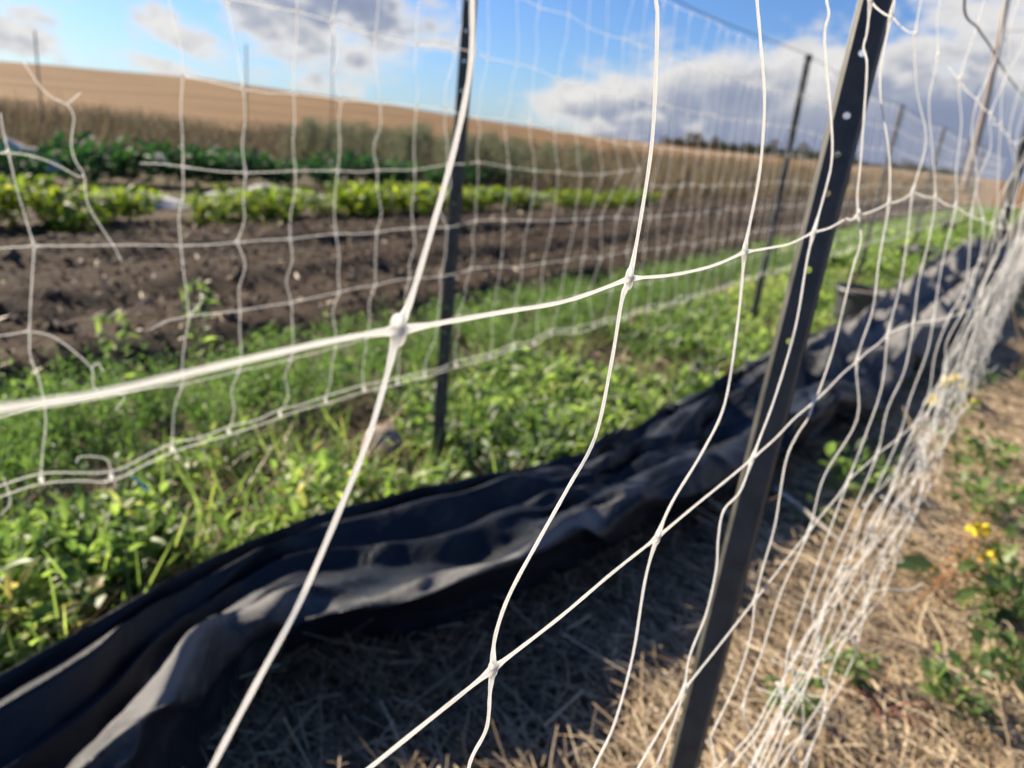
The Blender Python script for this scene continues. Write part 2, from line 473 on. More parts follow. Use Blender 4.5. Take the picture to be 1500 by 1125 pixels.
def soil_z(X, Y):
    ph = (X + 3.62) * 2 * math.pi / 1.15 + 0.5 * vnoise(X * 0 + 3, Y, 0.4, 6, 2)
    prof = 0.075 * np.tanh(1.6 * np.sin(ph)) + 0.02 * np.sin(2 * ph + 1)
    edge = np.clip((X + 6.9) / 0.5, 0, 1) * np.clip((-2.5 - X) / 0.35, 0, 1)
    return (0.055 + prof * (0.8 + 0.3 * vnoise(X, Y, 0.5, 3, 2)) + 0.018 * vnoise(X, Y, 3.6, 4, 5, 0.72)) * edge


b = Bag()
xs = np.arange(-6.95, -2.45, 0.035); ys = np.concatenate([np.arange(-1, 9, 0.05), np.arange(9, 34, 0.14)])
X, Y = np.meshgrid(xs, ys); nx = len(xs)
i = (np.arange(len(ys) - 1)[:, None] * nx + np.arange(nx - 1)[None]).ravel()
b.add(np.stack([X, Y, soil_z(X, Y) + 0.004], -1).reshape(-1, 3), np.stack([i, i + 1, i + nx + 1, i + nx], -1))
tag(b.build('soil_bed', M['soil']), kind='structure')
b = Bag()
cl = Bag(); cl.ball((0, 0, 0), (1, 1, .7), 6, 4, jit=0.12)
tv = np.concatenate(cl.V); tq = np.concatenate(cl.Q)
N = 9000
px_ = rng.uniform(-6.8, -2.6, N); py_ = 0.5 + 26 * rng.beta(1, 2.4, N)
b.scatter(tv, tq, np.stack([px_, py_, soil_z(px_, py_) + 0.01], -1), rot_from(unit_dirs(N, -1.5, 1.5), rng.uniform(0, 6, N)), np.clip(rng.lognormal(-4.5, 0.5, N), .005, .04), rng.random(N))
tag(b.build('soil_clods', M['clod']), kind='stuff')

b = Bag(); N = 3200                                   # dry flecks and bits of root on the bare soil
px_ = rng.uniform(-6.7, -2.6, N); py_ = 0.5 + 24 * rng.beta(1, 2.2, N)
b.scatter(LEAF_V, LEAF_F, np.stack([px_, py_, soil_z(px_, py_) + 0.014], -1), rot_from(unit_dirs(N, -.2, .7), rng.uniform(-1, 1, N)), np.stack([rng.uniform(.01, .03, N), rng.uniform(.02, .09, N), np.full(N, .02)], -1), rng.uniform(.35, 1, N))
tag(b.build('soil_litter', M['straw']), kind='stuff')

# stubble hill: a polar sheet whose far edge is the skyline of the field
ridge_px = [(-900, 60), (-400, 62), (0, 90), (300, 115), (550, 150), (850, 197), (950, 208), (1100, 226), (1250, 243), (1500, 268)]
ra = np.array([azel(*q)[0] for q in ridge_px]); re = np.array([azel(*q)[1] for q in ridge_px])
az = np.linspace(math.radians(-130), math.radians(20), 160)
rr = np.concatenate([np.linspace(42, 170, 60), np.linspace(180, 420, 12)])
R0 = 165.0
zr = CAM_H + R0 * np.tan(np.interp(az, ra, re))
A, R = np.meshgrid(az, rr)
s = np.clip((R - 42) / (R0 - 42), 0, 1) ** 1.25
Z = s * zr[None] + np.where(R > R0, -(R - R0) * 0.03, 0) + 0.02
Z += 0.12 * vnoise(R * np.sin(A), R * np.cos(A), 0.05, 9, 3) * s
b = Bag(); nx = len(az)
i = (np.arange(len(rr) - 1)[:, None] * nx + np.arange(nx - 1)[None]).ravel()
b.add(np.stack([R * np.sin(A), R * np.cos(A), Z], -1).reshape(-1, 3), np.stack([i, i + 1, i + nx + 1, i + nx], -1))
tag(b.build('hill', M['stubble']), kind='structure')

# ------------------------------------------------------------------ black plastic sheet between the rows
def line(px, z):
    z = [z] * len(px) if np.isscalar(z) else z
    P = np.array([on_z(a, c_, h) for (a, c_), h in zip(px, z)])
    return P[np.argsort(P[:, 1])]


feat = [
    line([(-300, 1160), (0, 985), (250, 850), (450, 750), (600, 708), (720, 690), (860, 660), (950, 612), (1060, 560), (1150, 515), (1250, 470), (1330, 418), (1400, 370), (1440, 335)], 0.19),
    line([(-300, 1195), (0, 1012), (140, 930), (300, 850), (450, 765), (600, 722), (720, 700), (860, 668), (960, 615), (1070, 562), (1160, 520), (1260, 474), (1340, 420), (1410, 374), (1446, 335)], 0.15),
    line([(-300, 1235), (0, 1037), (143, 950), (220, 893), (383, 803), (500, 767), (700, 715), (850, 680), (960, 632), (1080, 572), (1200, 508), (1300, 445), (1400, 385), (1450, 338)],
         [.19, .19, .20, .19, .20, .19, .20, .21, .22, .23, .25, .28, .32, .34]),
    line([(-300, 1420), (0, 1180), (165, 1040), (225, 968), (300, 888), (392, 831), (520, 826), (700, 805), (850, 742), (1000, 672), (1120, 605), (1230, 545), (1330, 485), (1420, 410), (1455, 356)],
         [.12, .12, .13, .14, .15, .16, .16, .15, .16, .16, .17, .17, .17, .18, .2]),
    line([(-100, 1400), (120, 1130), (200, 1015), (240, 962), (275, 923), (333, 877), (393, 829), (530, 831), (617, 833), (700, 815), (790, 790), (870, 748), (960, 702), (1100, 640), (1200, 590), (1300, 530), (1400, 455), (1448, 385)],
         [.22, .23, .23, .23, .23, .24, .25, .24, .23, .22, .22, .22, .22, .22, .22, .24, .28, .32]),
    line([(0, 1420), (190, 1150), (225, 1040), (262, 965), (320, 915), (385, 888), (500, 875), (617, 876), (667, 856), (777, 822), (860, 782), (960, 732), (1110, 668), (1210, 612), (1310, 550), (1405, 475), (1450, 400)],
         [.19, .2, .21, .22, .22, .225, .22, .22, .215, .2, .2, .19, .18, .18, .19, .21, .25]),
    line([(40, 1430), (225, 1190), (270, 1090), (310, 1000), (370, 935), (430, 915), (540, 905), (650, 895), (720, 862), (800, 830), (880, 790), (980, 738), (1120, 675), (1220, 618), (1320, 556), (1410, 480), (1453, 406)], 0.09),
    line([(100, 1450), (270, 1240), (330, 1110), (370, 1020), (420, 965), (500, 935), (600, 946), (700, 908), (850, 833), (950, 767), (1120, 684), (1300, 580), (1400, 490), (1455, 410)], 0.0),
]
_y = np.linspace(0.05, 12, 200)
_a = np.stack([np.interp(_y, feat[2][:, 1], feat[2][:, c_]) for c_ in (0, 2)], -1); _b = np.stack([np.interp(_y, feat[3][:, 1], feat[3][:, c_]) for c_ in (0, 2)], -1)
for w_, dz in ((.45, -.028), (.62, .012)):                    # a valley and a low fold on the broad inner face
    _m = _a * (1 - w_) + _b * w_
    feat.insert(3 if w_ < .5 else 4, np.stack([_m[:, 0], _y, _m[:, 1] + dz], -1))
feat.insert(0, feat[0] * np.array([1, 1, 0]) - np.array([0.10, 0, 0]))
ys = np.concatenate([np.arange(0.0, 3.0, 0.012), np.arange(3.0, 6.5, 0.03), np.arange(6.5, 12.5, 0.08)])
rows = []
for f in feat:
    x = np.interp(ys, f[:, 1], f[:, 0]); z = np.interp(ys, f[:, 1], f[:, 2])
    k = np.array([.25, .5, .25])
    x = np.convolve(np.pad(x, 1, 'edge'), k, 'valid'); z = np.convolve(np.pad(z, 1, 'edge'), k, 'valid')
    rows.append(np.stack([x, ys, z], -1))
rows = np.stack(rows, 1)                       # station, feature, xyz
for k in range(1, rows.shape[1] - 2):          # keep the folds in order across the sheet
    rows[:, k, 0] = np.maximum(rows[:, k, 0], rows[:, k - 1, 0] + 0.02)


def fold(rw, n=9):
    cm = catmull(rw, n); t_ = np.arange(len(cm)) / n
    ln_ = np.stack([np.interp(t_, np.arange(len(rw)), rw[:, c_]) for c_ in range(3)], -1)
    return 0.15 * cm + 0.85 * ln_


grid = np.stack([fold(rw) for rw in rows], 0)
ns, nu = grid.shape[:2]
U = np.cumsum(np.linalg.norm(np.diff(grid, axis=1, prepend=grid[:, :1]), axis=2), axis=1)
Yg = grid[:, :, 1]
uu = np.arange(nu)[None] / (nu - 1) * 10        # feature coordinate
mid = np.clip(np.minimum(np.arange(nu), nu - 1 - np.arange(nu)) / 6.0, 0, 1)[None]
amp = np.clip(0.35 + (Yg - 1.0) * 0.6, 0.35, 1.7) + 0.35 * np.clip((uu - 6.2) / 0.8, 0, 1) * np.clip((3.2 - Yg) / 0.6, 0, 1) + 0.9 * np.exp(-((uu - 6.9) / 1.2) ** 2) * np.exp(-((Yg - .66) / .2) ** 2)
fac = np.abs(vnoise(U * 1.2 - Yg * 0.22, Yg * 0.30 + U * 0.25, 5.0, 26, 3, 0.5, True))      # sharp creases
fac2 = np.abs(vnoise(U * 1.0 + Yg * 0.32, Yg * 0.42 - U * 0.15, 8.0, 27, 2, 0.5, True))
fac3 = vnoise(U * 1.2 + Yg * .3, Yg * 0.5, 13.0, 28, 2, 0.5, True)
sw = vnoise(U * 0.8, Yg * 0.6, 3.2, 22, 2)
grid[:, :, 2] += amp * mid * (0.010 * sw - 0.060 * fac - 0.042 * fac2 + 0.010 * fac3 + 0.024)
grid[:, :, 0] += amp * mid * (0.040 * (fac - .4) - 0.03 * (fac2 - .3) + 0.008 * fac3)
far = np.clip((Yg - 3.0) / 3.0, 0, 1)
grid[:, :, 2] += far * mid * (0.10 * vnoise(U, Yg * .8, 2.8, 24, 3, 0.55, True) + 0.04)
grid[:, :, 2] = np.maximum(grid[:, :, 2], 0.008)
trod_sheen = np.exp(-((uu - 7.4) / 0.45) ** 2) * np.exp(-((Yg - 1.4) / 0.45) ** 2)
trod_sheen += 0.95 * np.exp(-((uu - 7.0) / 1.2) ** 2) * np.exp(-((Yg - 0.62) / 0.25) ** 2)
trod_sheen += 0.95 * np.clip((Yg - 2.6) / 2.2, 0, 1)  # lightens the far length: sky sheen painted into the colour
b = Bag()
i = (np.arange(ns - 1)[:, None] * nu + np.arange(nu - 1)[None]).ravel()
b.add(grid.reshape(-1, 3), np.stack([i, i + 1, i + nu + 1, i + nu], -1))
b.tint = [np.clip(trod_sheen, 0, 1).ravel()]
tag(b.build('plastic_sheet', M['tarp']), 'long crumpled black plastic mulch sheet lying between the two net rows', 'plastic sheet')

# ------------------------------------------------------------------ steel posts
HOLE_Z = None


def post_mesh(h, holes, wd=0.0205, hole_r=0.0036):
    """web facing -Y with round holes, flanges flared back on both sides"""
    b = Bag(); t_ = 0.0024
    hs = sorted(holes); cuts = [0.0]
    hw = wd / 2
    V, Q = [], []

    def ring(zc, y):
        base = len(V)
        sq = []
        for k in range(16):
            a = k * math.pi / 8
            c_, s_ = math.cos(a), math.sin(a)
            m_ = max(abs(c_), abs(s_))
            sq.append((c_ / m_ * hw, y, zc + s_ / m_ * hw))
        ci = [(math.cos(k * math.pi / 8) * hole_r, y, zc + math.sin(k * math.pi / 8) * hole_r) for k in range(16)]
        V.extend(sq); V.extend(ci)
        for k in range(16):
            l = (k + 1) % 16
            Q.append((base + k, base + l, base + 16 + l, base + 16 + k))
        return base

    segs = []; prev = 0.0
    for zc in hs:
        f = ring(zc, -t_ / 2); r_ = ring(zc, t_ / 2)
        for k in range(16):
            l = (k + 1) % 16
            Q.append((f + 16 + k, f + 16 + l, r_ + 16 + l, r_ + 16 + k))
        segs.append((prev, zc - hw)); prev = zc + hw
    segs.append((prev, h))
    for z0, z1 in segs:
        if z1 - z0 < 1e-4: continue
        for y in (-t_ / 2, t_ / 2):
            k = len(V); V.extend([(-hw, y, z0), (hw, y, z0), (hw, y, z1), (-hw, y, z1)]); Q.append((k, k + 1, k + 2, k + 3))
    k = len(V); V.extend([(-hw, -t_ / 2, h), (hw, -t_ / 2, h), (hw, t_ / 2, h), (-hw, t_ / 2, h)]); Q.append((k, k + 1, k + 2, k + 3))
    b.add(V, Q)
    web = b.mesh('web', False)
    fl = []
    for s_ in (-1, 1):
        b = Bag()
        # flange section: back from the web edge, then a short lip outwards
        sec = [(hw, -0.0012), (hw + 0.0020, 0.0008), (hw + 0.0036, 0.010), (hw + 0.0050, 0.0115), (hw + 0.0050, 0.0138), (hw + 0.0026, 0.0120), (hw, 0.0035)]
        pts = [(s_ * x, y) for x, y in sec]
        Vv = [(x, y, z) for z in (0, h) for x, y in pts]; k = len(pts)
        qs = [(a, (a + 1) % k, k + (a + 1) % k, k + a) for a in range(k)]
        if s_ < 0: qs = [q[::-1] for q in qs]
        tr_ = [(k, k + a, k + a + 1) for a in range(1, k - 1)]
        b.add(Vv, qs, tr_)
        fl.append(b.mesh('flange', False))
    return web, fl


PW = post_mesh(1.72, [0.32 + 0.079 * k for k in range(17)], 0.031)
POSTS = []


def post(name, base, top, rotz, label, group=None, meshes=None, mat=None):
    o = empty(name, base)
    d = Vector(top) - Vector(base)
    q = Vector((0, 0, 1)).rotation_difference(d)
    o.rotation_mode = 'QUATERNION'
    from mathutils import Quaternion
    o.rotation_quaternion = q @ Quaternion((0, 0, 1), rotz)
    ln = d.length
    web, fl = meshes or PW
    for nm, me in (('web', web), ('flange', fl[0]), ('flange', fl[1])):
        c_ = bpy.data.objects.new(nm, me); C.objects.link(c_); c_.parent = o
        if not me.materials: me.materials.append(mat or M['post'])
    tag(o, label, 'post', group)
    return o


# the near post: holes where the photograph shows them
pb, pt = np.array([-0.190, 0.640, 0.0]), np.array([-0.190, 0.932, 1.72])


def near_hole(px, py):
    r = ray(px, py); d = (pt - pb) / np.linalg.norm(pt - pb)
    n_ = np.cross(r, d); n2 = np.cross(d, n_)
    tpar = np.dot(np.cross(pb - EYE, d), n_) / np.dot(n_, n_)
    P_ = EYE + r * tpar
    return float(np.dot(P_ - pb, d))


hz = [near_hole(*q) for q in ((1277, 79), (1254, 171), (1238, 228), (1224, 285), (1193, 397), (1165, 502))]
hz += [0.16, 0.24]
hz = sorted(z for z in hz if 0.03 < z < 1.7)
near = post_mesh(1.72, hz, 0.0225)
post('steel_post', pb, pt, math.radians(12), 'nearest dark steel post with round holes, leaning behind the close white net', 'steel posts of the near net row', near)
post('steel_post', (-.19, 4.12, 0), (-.185, 4.10, 1.72), math.radians(8), 'dark steel post at the right edge, next one behind the nearest leaning post', 'steel posts of the near net row')
post('steel_post', (-.20, 7.45, 0), (-.185, 7.42, 1.72), math.radians(8), 'thin dark steel post far along the near net row, beyond the right edge post', 'steel posts of the near net row')
GB = 'steel posts of the back net row'
bl = ['tall dark steel post rising out of the weeds left of centre', 'dark steel post just left of the nearest leaning post, top against grey cloud',
      'slim dark post between the nearest post and the utility pole, top in grey cloud', 'small distant steel post just left of the pale utility pole',
      'tiny distant steel post just right of the pale utility pole', 'farthest tiny steel post, near the vanishing end of the rows']
by = [(1.825, 1.842), (5.05, 5.18), (8.35, 8.6), (11.6, 11.9), (14.9, 15.2), (18.1, 18.2)]
for lb, (y0, y1) in zip(bl, by):
    post('steel_post', (-1.475, y0, 0), (-1.475, y1, 1.73), math.radians(14), lb, GB)
for lb, px, top in (('grey field stake farthest left, against the sky above the stubble hill', 50, 45), ('grey field stake, middle of the three far stakes on the left', 360, 65), ('grey field stake, rightmost and tallest looking of the three far stakes', 488, 50)):
    r = ray(px, top); L = math.hypot(r[0], r[1]); q = EYE + r * (14.5 / L)
    post('steel_post', (q[0] - .02, q[1], 0), (q[0], q[1], q[2]), math.radians(-50), lb, 'grey stakes of the far row',
         post_mesh(q[2], [0.4 + 0.1 * k for k in range(12)]), M['stake'])

# ------------------------------------------------------------------ net geometry
NET_R = 0.00084


def knot(b, c, s=1.0, dirv=(0, -.25, 1.0)):
    d = np.array(dirv, float); d /= np.linalg.norm(d)
    x = np.array([1.0, 0, 0]); x -= d * d.dot(x); x /= np.linalg.norm(x)
    b.ball(c, (0.0016 * s, 0.0034 * s, 0.0056 * s), 10, 8, np.stack([x, np.cross(d, x), d], -1))


def strand(b, P, knots, r=NET_R, seg=7, sides=7, flare=0.015):
    """a strand through points P, thicker where it runs into its knots"""
    Q = catmull(P, seg)
    rr_ = np.full(len(Q), r)
    for k in knots:
        d = np.linalg.norm(Q - np.asarray(k)[None], axis=1)
        rr_ += r * 1.35 * np.clip(1 - d / flare, 0, 1) ** 1.7
    rr_ *= 1 + 0.07 * np.sin(np.arange(len(Q)) * 1.7 + Q[0, 1] * 40)
    b.tube(Q, rr_, sides)


def wig(a, c_, amp, n=2, ph=None):
    """inner points between two knots, wavering a little"""
    out = []
    for k in range(1, n + 1):
        f = k / (n + 1)
        off = rng.normal(0, amp, 3) * np.array([0.8, 1, 0.35])
        out.append(a + (c_ - a) * f + off)
    return out


# --- near net (row A)
XA = -0.155
DY = 0.155
rowA = {0: {4: (1275, 2), 5: (1305, 23), 6: (1341, 48), 7: (1374, 82), 8: (1406, 117), 9: (1432, 147), 10: (1451, 168), 11: (1466, 184), 12: (1478, 200), 13: (1488, 212)},
        1: {0: (583, 484), 1: (922, 408), 2: (1091, 369), 3: (1192, 340), 4: (1257, 314), 5: (1302, 297), 6: (1337, 281), 7: (1370, 289), 8: (1400, 302), 9: (1423, 314), 10: (1440, 321), 11: (1454, 327), 12: (1466, 332), 13: (1480, 334)},
        2: {1: (722, 980), 2: (963, 787), 3: (1102, 672), 4: (1191, 590), 5: (1255, 530), 6: (1301, 489), 7: (1338, 473), 8: (1367, 470), 9: (1390, 465), 10: (1409, 458), 11: (1423, 453), 12: (1440, 445)},
        3: {3: (1002, 1010), 4: (1106, 879), 5: (1184, 780), 6: (1243, 703), 7: (1285, 665), 8: (1317, 640), 9: (1341, 620), 10: (1363, 598), 11: (1380, 580)}}
ZROW = [1.205, 1.035, 0.85, 0.62, 0.43, 0.35]
NA = 112
ka = {}
for i_, d in rowA.items():
    for j, q in d.items():
        y = 0.17 + DY * j
        P_ = on_x(*q, XA) if j <= 5 else on_y(*q, y)
        if j > 5 and i_ == 3: P_ = on_y(*q, y - 0.06)
        ka[i_, j] = P_
ka[1, -1] = on_x(-130, 620, XA); ka[2, 0] = on_x(205, 1392, XA)
jit = np.random.default_rng(5)
for j in range(-2, NA):
    y = 0.17 + DY * j
    for i_ in range(6):
        if (i_, j) in ka: continue
        lean = -0.03 * i_
        x = XA + 0.06 * min(max((y - 1.2) / 1.5, 0), 1) * (1 if i_ < 3 else 0.4) if y < 6 else XA + 0.035
        if i_ == 5: x += 0.035
        sag = 0.03 * math.sin(y * 1.94 + 0.5)
        if i_ == 1: sag -= 0.06 * min(max((y - 2) / 4, 0), 1)
        ka[i_, j] = np.array([x + jit.normal(0, .008), y + lean + jit.normal(0, .012), ZROW[i_] + sag * (0.4 + 0.2 * i_) + jit.normal(0, .012)])
paths = {  # traced strands (picture points on the net's own plane)
    0: [(694, -60), (692, 0), (689, 100), (665, 220), (625, 362), (601, 440), (583, 484), (568, 545), (540, 640), (508, 722), (440, 880), (376, 1000), (310, 1125), (250, 1250), (205, 1392)],
    1: [(958, -50), (961, 0), (963, 40), (956, 200), (937, 330), (922, 408), (911, 440), (896, 530), (872, 640), (832, 715), (790, 790), (746, 872), (725, 935), (722, 980), (718, 1012), (713, 1066), (692, 1108), (684, 1140), (672, 1220)],
    2: [(1106, -50), (1109, 0), (1114, 60), (1120, 150), (1113, 250), (1098, 330), (1091, 369), (1081, 470), (1062, 590), (1030, 660), (985, 735), (963, 787), (945, 850), (927, 960), (900, 1060), (868, 1130), (845, 1200)],
    3: [(1208, -50), (1211, 0), (1214, 22), (1208, 62), (1218, 180), (1218, 238), (1206, 290), (1192, 340), (1182, 382), (1165, 480), (1136, 580), (1110, 650), (1102, 672), (1084, 720), (1060, 748), (1052, 790), (1049, 835), (1034, 900), (1010, 962), (1002, 1010), (986, 1060), (960, 1125)],
    4: [(1280, -40), (1275, 2), (1270, 47), (1265, 70), (1270, 95), (1266, 163), (1260, 245), (1256, 283), (1257, 314), (1261, 352), (1249, 394), (1237, 443), (1220, 513), (1200, 572), (1191, 590), (1184, 612), (1166, 640), (1150, 680), (1135, 770), (1118, 830), (1106, 879), (1100, 930), (1078, 1000), (1040, 1080)],
}
netA = empty('trellis_net', (0, 0, 0))
tag(netA, 'close white plastic trellis net in sharp focus, bunched along its bottom at right', 'net')
b = Bag()
for j in range(-2, NA):
    y = 0.17 + DY * j
    hi = y < 3.2
    kn = [ka[i_, j] for i_ in range(6)]
    if j in paths:
        P_ = [on_x(*q, XA) for q in paths[j]]
        strand(b, P_, kn[:4], seg=6)
        strand(b, [P_[-1]] + wig(P_[-1], kn[4], .006) + [kn[4]] + wig(kn[4], kn[5], .007) + [kn[5]], kn[4:], seg=4)
    else:
        P_ = [kn[0] + np.array([0, 0.01, 0.22])] + wig(kn[0] + np.array([0, 0.01, 0.22]), kn[0], .010)
        for i_ in range(6):
            P_.append(kn[i_])
            if i_ < 5: P_ += wig(kn[i_], kn[i_ + 1], .009 if i_ < 3 else .007, 2 if hi else 1)
        strand(b, P_, kn, seg=5 if hi else 2, sides=6 if hi else 4)
    for i_ in range(6 if j >= 0 else 4):
        if hi or y < 7: knot(b, ka[i_, j], 1.0 if i_ < 4 else 0.9)
for i_ in range(4):
    for j in range(-2, NA - 1):
        a, c_ = ka[i_, j], ka[i_, j + 1]
        hi = 0.17 + DY * j < 3.2
        if i_ == 1 and j == 3:                       # this cell side is torn: two loose ends
            e1 = on_x(1236, 322, XA); strand(b, [a, (a + e1) / 2 + np.array([0, 0, -.002]), e1], [a]); 
            e2 = on_x(1240, 320, XA - .004); strand(b, [e2, (e2 + c_) / 2 + np.array([0, 0, -.003]), c_], [c_]); continue
        if i_ == 0 and j in (6,): continue
        if i_ == 0 and j == 7:
            e = on_y(1388, 97, 1.33); strand(b, [e, (e + c_) / 2, c_], [c_]); continue
        sag = np.array([0, 0, -0.003 if i_ < 2 else 0])
        if i_ == 1 and j == -1: pts = [a] + [on_x(*q, XA) for q in ((0, 599), (150, 576), (300, 541), (450, 507), (530, 491))] + [c_]
        else: pts = [a] + [q + sag for q in wig(a, c_, .0022 if i_ < 2 else .0009, 2 if hi else 1)] + [c_]
        strand(b, pts, [a, c_], seg=7 if hi else 2, sides=7 if hi else 4)
b.build('netting', M['net'], netA)
# the gathered hem: cords running together, sagging, with loose loops and cut ends
b = Bag()
ysb = np.arange(-0.3, 17, 0.05)
for k in range(10):
    ph = rng.uniform(0, 6, 3)
    cx_ = -0.148 + 0.0055 * k; cz_ = 0.455 - 0.015 * k
    near_ = np.clip(1.2 - ysb, 0, 1)
    x = cx_ + 0.010 * np.sin(ysb * 5.1 + ph[0]) + 0.006 * np.sin(ysb * 13 + ph[1]) + rng.normal(0, .0015, len(ysb))
    z = cz_ + 0.014 * np.sin(ysb * 3.1 + ph[2]) + 0.005 * np.sin(ysb * 9 + ph[0]) + rng.normal(0, .0018, len(ysb)) - 0.01 * near_
    P_ = np.stack([x, ysb + rng.normal(0, .004, len(ysb)), z], -1)
    b.tube(catmull(P_, 3), NET_R * 1.15, 5)
    for q in P_[::4]:
        if q[1] < 7: knot(b, q + rng.normal(0, .003, 3), 0.7, rng.normal(0, 1, 3))
for k in range(24):                                   # short slack strands between the cords
    y = 0.35 + 9 * rng.beta(1, 2.2)
    a = np.array([rng.uniform(-.165, -.11), y, rng.uniform(.40, .52)]); c_ = np.array([rng.uniform(-.14, -.06), y + rng.uniform(.05, .3), rng.uniform(.30, .38)])
    b.tube(catmull([a] + wig(a, c_, .009, 3) + [c_], 5), NET_R * 0.9, 5)
for k in range(26):                                   # cut ends standing out
    y = 0.4 + 4 * rng.random()
    a = np.array([rng.uniform(-.14, -.09), y, rng.uniform(.33, .45)])
    e = a + rng.normal(0, 1, 3) * np.array([.03, .04, .03])
    b.tube(catmull([a] + wig(a, e, .008, 2) + [e], 4), NET_R * 0.9, 5)
b.build('gathered_hem', M['net'], netA)

# --- back net (row B)
XB = -1.445
YB0, DYB = 0.62, 0.140
ZB = [0.385, 0.52, 0.67, 0.815, 0.965, 1.125, 1.29, 1.475, 1.66]
netB = empty('trellis_net', (XB, 0, 0))
tag(netB, 'second white trellis net on the back posts, torn open at its left end', 'net')
kb = {}
rowB = {5: {2: (268, 112), 3: (357, 131), 4: (430, 137), 5: (500, 147), 6: (557, 152), 7: (610, 155), 8: (652, 160)},
        4: {0: (12, 223), 2: (268, 244), 3: (360, 253), 4: (433, 250), 5: (495, 250), 6: (553, 249), 7: (608, 249), 8: (655, 241), 9: (700, 237), 10: (745, 245), 11: (783, 250), 12: (818, 252), 13: (851, 256), 14: (883, 255), 15: (910, 251), 16: (937, 247)},
        3: {0: (50, 360), 2: (265, 360), 3: (347, 355), 4: (425, 350), 5: (492, 342), 6: (552, 340), 7: (605, 334), 8: (655, 333), 9: (697, 323), 10: (738, 322), 11: (775, 323), 12: (810, 323), 13: (842, 321)},
        2: {0: (43, 485), 2: (277, 463), 3: (352, 455), 4: (427, 443), 5: (497, 428), 6: (550, 418), 7: (600, 408), 8: (645, 405), 9: (690, 393), 10: (733, 390)},
        1: {0: (65, 590), 2: (268, 563), 3: (350, 543), 4: (427, 525), 5: (492, 508)},
        0: {0: (60, 700), 1: (163, 697), 2: (252, 655), 3: (335, 630), 4: (410, 605), 5: (477, 585), 6: (533, 568), 7: (582, 558), 8: (622, 548), 9: (668, 533)}}
for i_, d in rowB.items():
    for j, q in d.items(): kb[i_, j] = on_x(*q, XB)
NB = 170
for j in range(-4, NB):
    y = YB0 + DYB * j + (0.01 if j > 1 else 0)
    for i_ in range(9):
        if (i_, j) not in kb:
            span = (y - 1.83) / 3.24
            dip = -0.035 * math.sin(math.pi * (span % 1.0)) if y > 1.9 else 0
            kb[i_, j] = np.array([XB + jit.normal(0, .008), y + jit.normal(0, .008), ZB[i_] + dip * (1 if i_ > 3 else .4) + jit.normal(0, .004)])
b = Bag()
RB = 0.00092
skipv = {(i_, 1) for i_ in range(9)} | {(i_, 0) for i_ in range(4, 9)} | {(i_, -1) for i_ in range(9)} | {(8, j) for j in range(0, 5)}
for j in range(-4, NB):
    hi = j < 14
    for i_ in range(8):
        if (i_, j) in skipv: continue
        a, c_ = kb[i_, j], kb[i_ + 1, j]
        n_ = 2 if hi else 1
        strand(b, [a] + wig(a, c_, .007 if j < 9 else .004, n_) + [c_], [a, c_], RB * (1 if j < 9 else .8), 5 if hi else 2, 5 if hi else 4)
    if j < 75:
        for i_ in range(1, 9):
            if j in (1, -1) or (j == 0 and i_ > 4): continue
            knot(b, kb[i_, j], 1.0)
skiph = {(3, -99)}
for i_ in range(1, 9):
    for j in range(-4, NB - 1):
        if j in (0, 1) and not (i_ in (3, 1)): continue
        if j == -1 and i_ > 4: continue
        a, c_ = kb[i_, j], kb[i_, j + 1]
        if i_ >= 5 and j < 2: continue
        if i_ == 4 and j in (16, 17, 33): continue      # holes torn in the far netting
        if i_ in (3, 1) and j == 0:
            c_ = kb[i_, 2]
            strand(b, [a] + wig(a, c_, .004, 4) + [c_], [a, c_], RB, 6, 5); continue
        if i_ in (3, 1) and j == 1: continue
        hi = j < 14
        strand(b, [a] + wig(a, c_, .004 if j < 9 else .002, 1) + [c_], [a, c_], RB * (1 if j < 9 else .8), 5 if hi else 2, 5 if hi else 4)
for pts in ([(0, 165), (4, 190), (12, 223)],
            [(35, 92), (60, 128), (78, 144), (97, 153), (108, 172), (104, 210), (110, 235), (123, 257), (129, 300), (165, 358), (178, 383)],
            [(97, 153), (106, 146), (117, 136)], [(12, 223), (45, 228), (80, 240), (112, 257), (123, 257)],
            [(205, 239), (235, 240), (268, 244)], [(220, 483), (245, 470), (277, 463)], [(277, 463), (293, 445), (295, 428)],
            [(43, 485), (75, 492), (105, 512), (134, 540), (137, 565), (150, 582)], [(134, 540), (143, 532), (152, 545)], [(170, 572), (182, 582), (168, 602)],
            [(163, 697), (160, 680), (150, 670), (118, 669), (112, 678)], [(5, 700), (15, 735), (0, 755)], [(163, 697), (172, 715)]):
    P_ = [on_x(*q, XB + .006) for q in pts]
    strand(b, P_, [], RB, 5, 5)
b.build('netting', M['net'], netB)
b = Bag()                                             # the bottom edge is a doubled, stretched cord
for off in (0.009, -0.012):
    P_ = []
    for j in range(-4, NB):
        k = kb[0, j]
        P_.append(k + np.array([0, 0, off]))
        if j < NB - 1: P_.append((k + kb[0, j + 1]) / 2 + np.array([rng.normal(0, .003), 0, off * 0.8 + rng.normal(0, .003)]))
    b.tube(catmull(P_, 3), 0.0013, 5)
for j in range(-4, 90): knot(b, kb[0, j] - np.array([0, 0, .003]), 1.35)
b.build('bottom_cord', M['net'], netB)
b = Bag()
q0, q1 = on_x(193, 697, XB), on_x(221, 717, XB)
b.tube(catmull([q0, q0 + (q1 - q0) * .4 + np.array([.004, 0, -.004]), q1], 5), 0.0028, 6, flat=0.5)
b.tube(catmull([q0 + (q1 - q0) * .15, q0 + (q1 - q0) * .55 + np.array([.0, .003, -.012]), q0 + (q1 - q0) * .8 + np.array([0, 0, -.014])], 5), 0.0022, 6, flat=0.5)
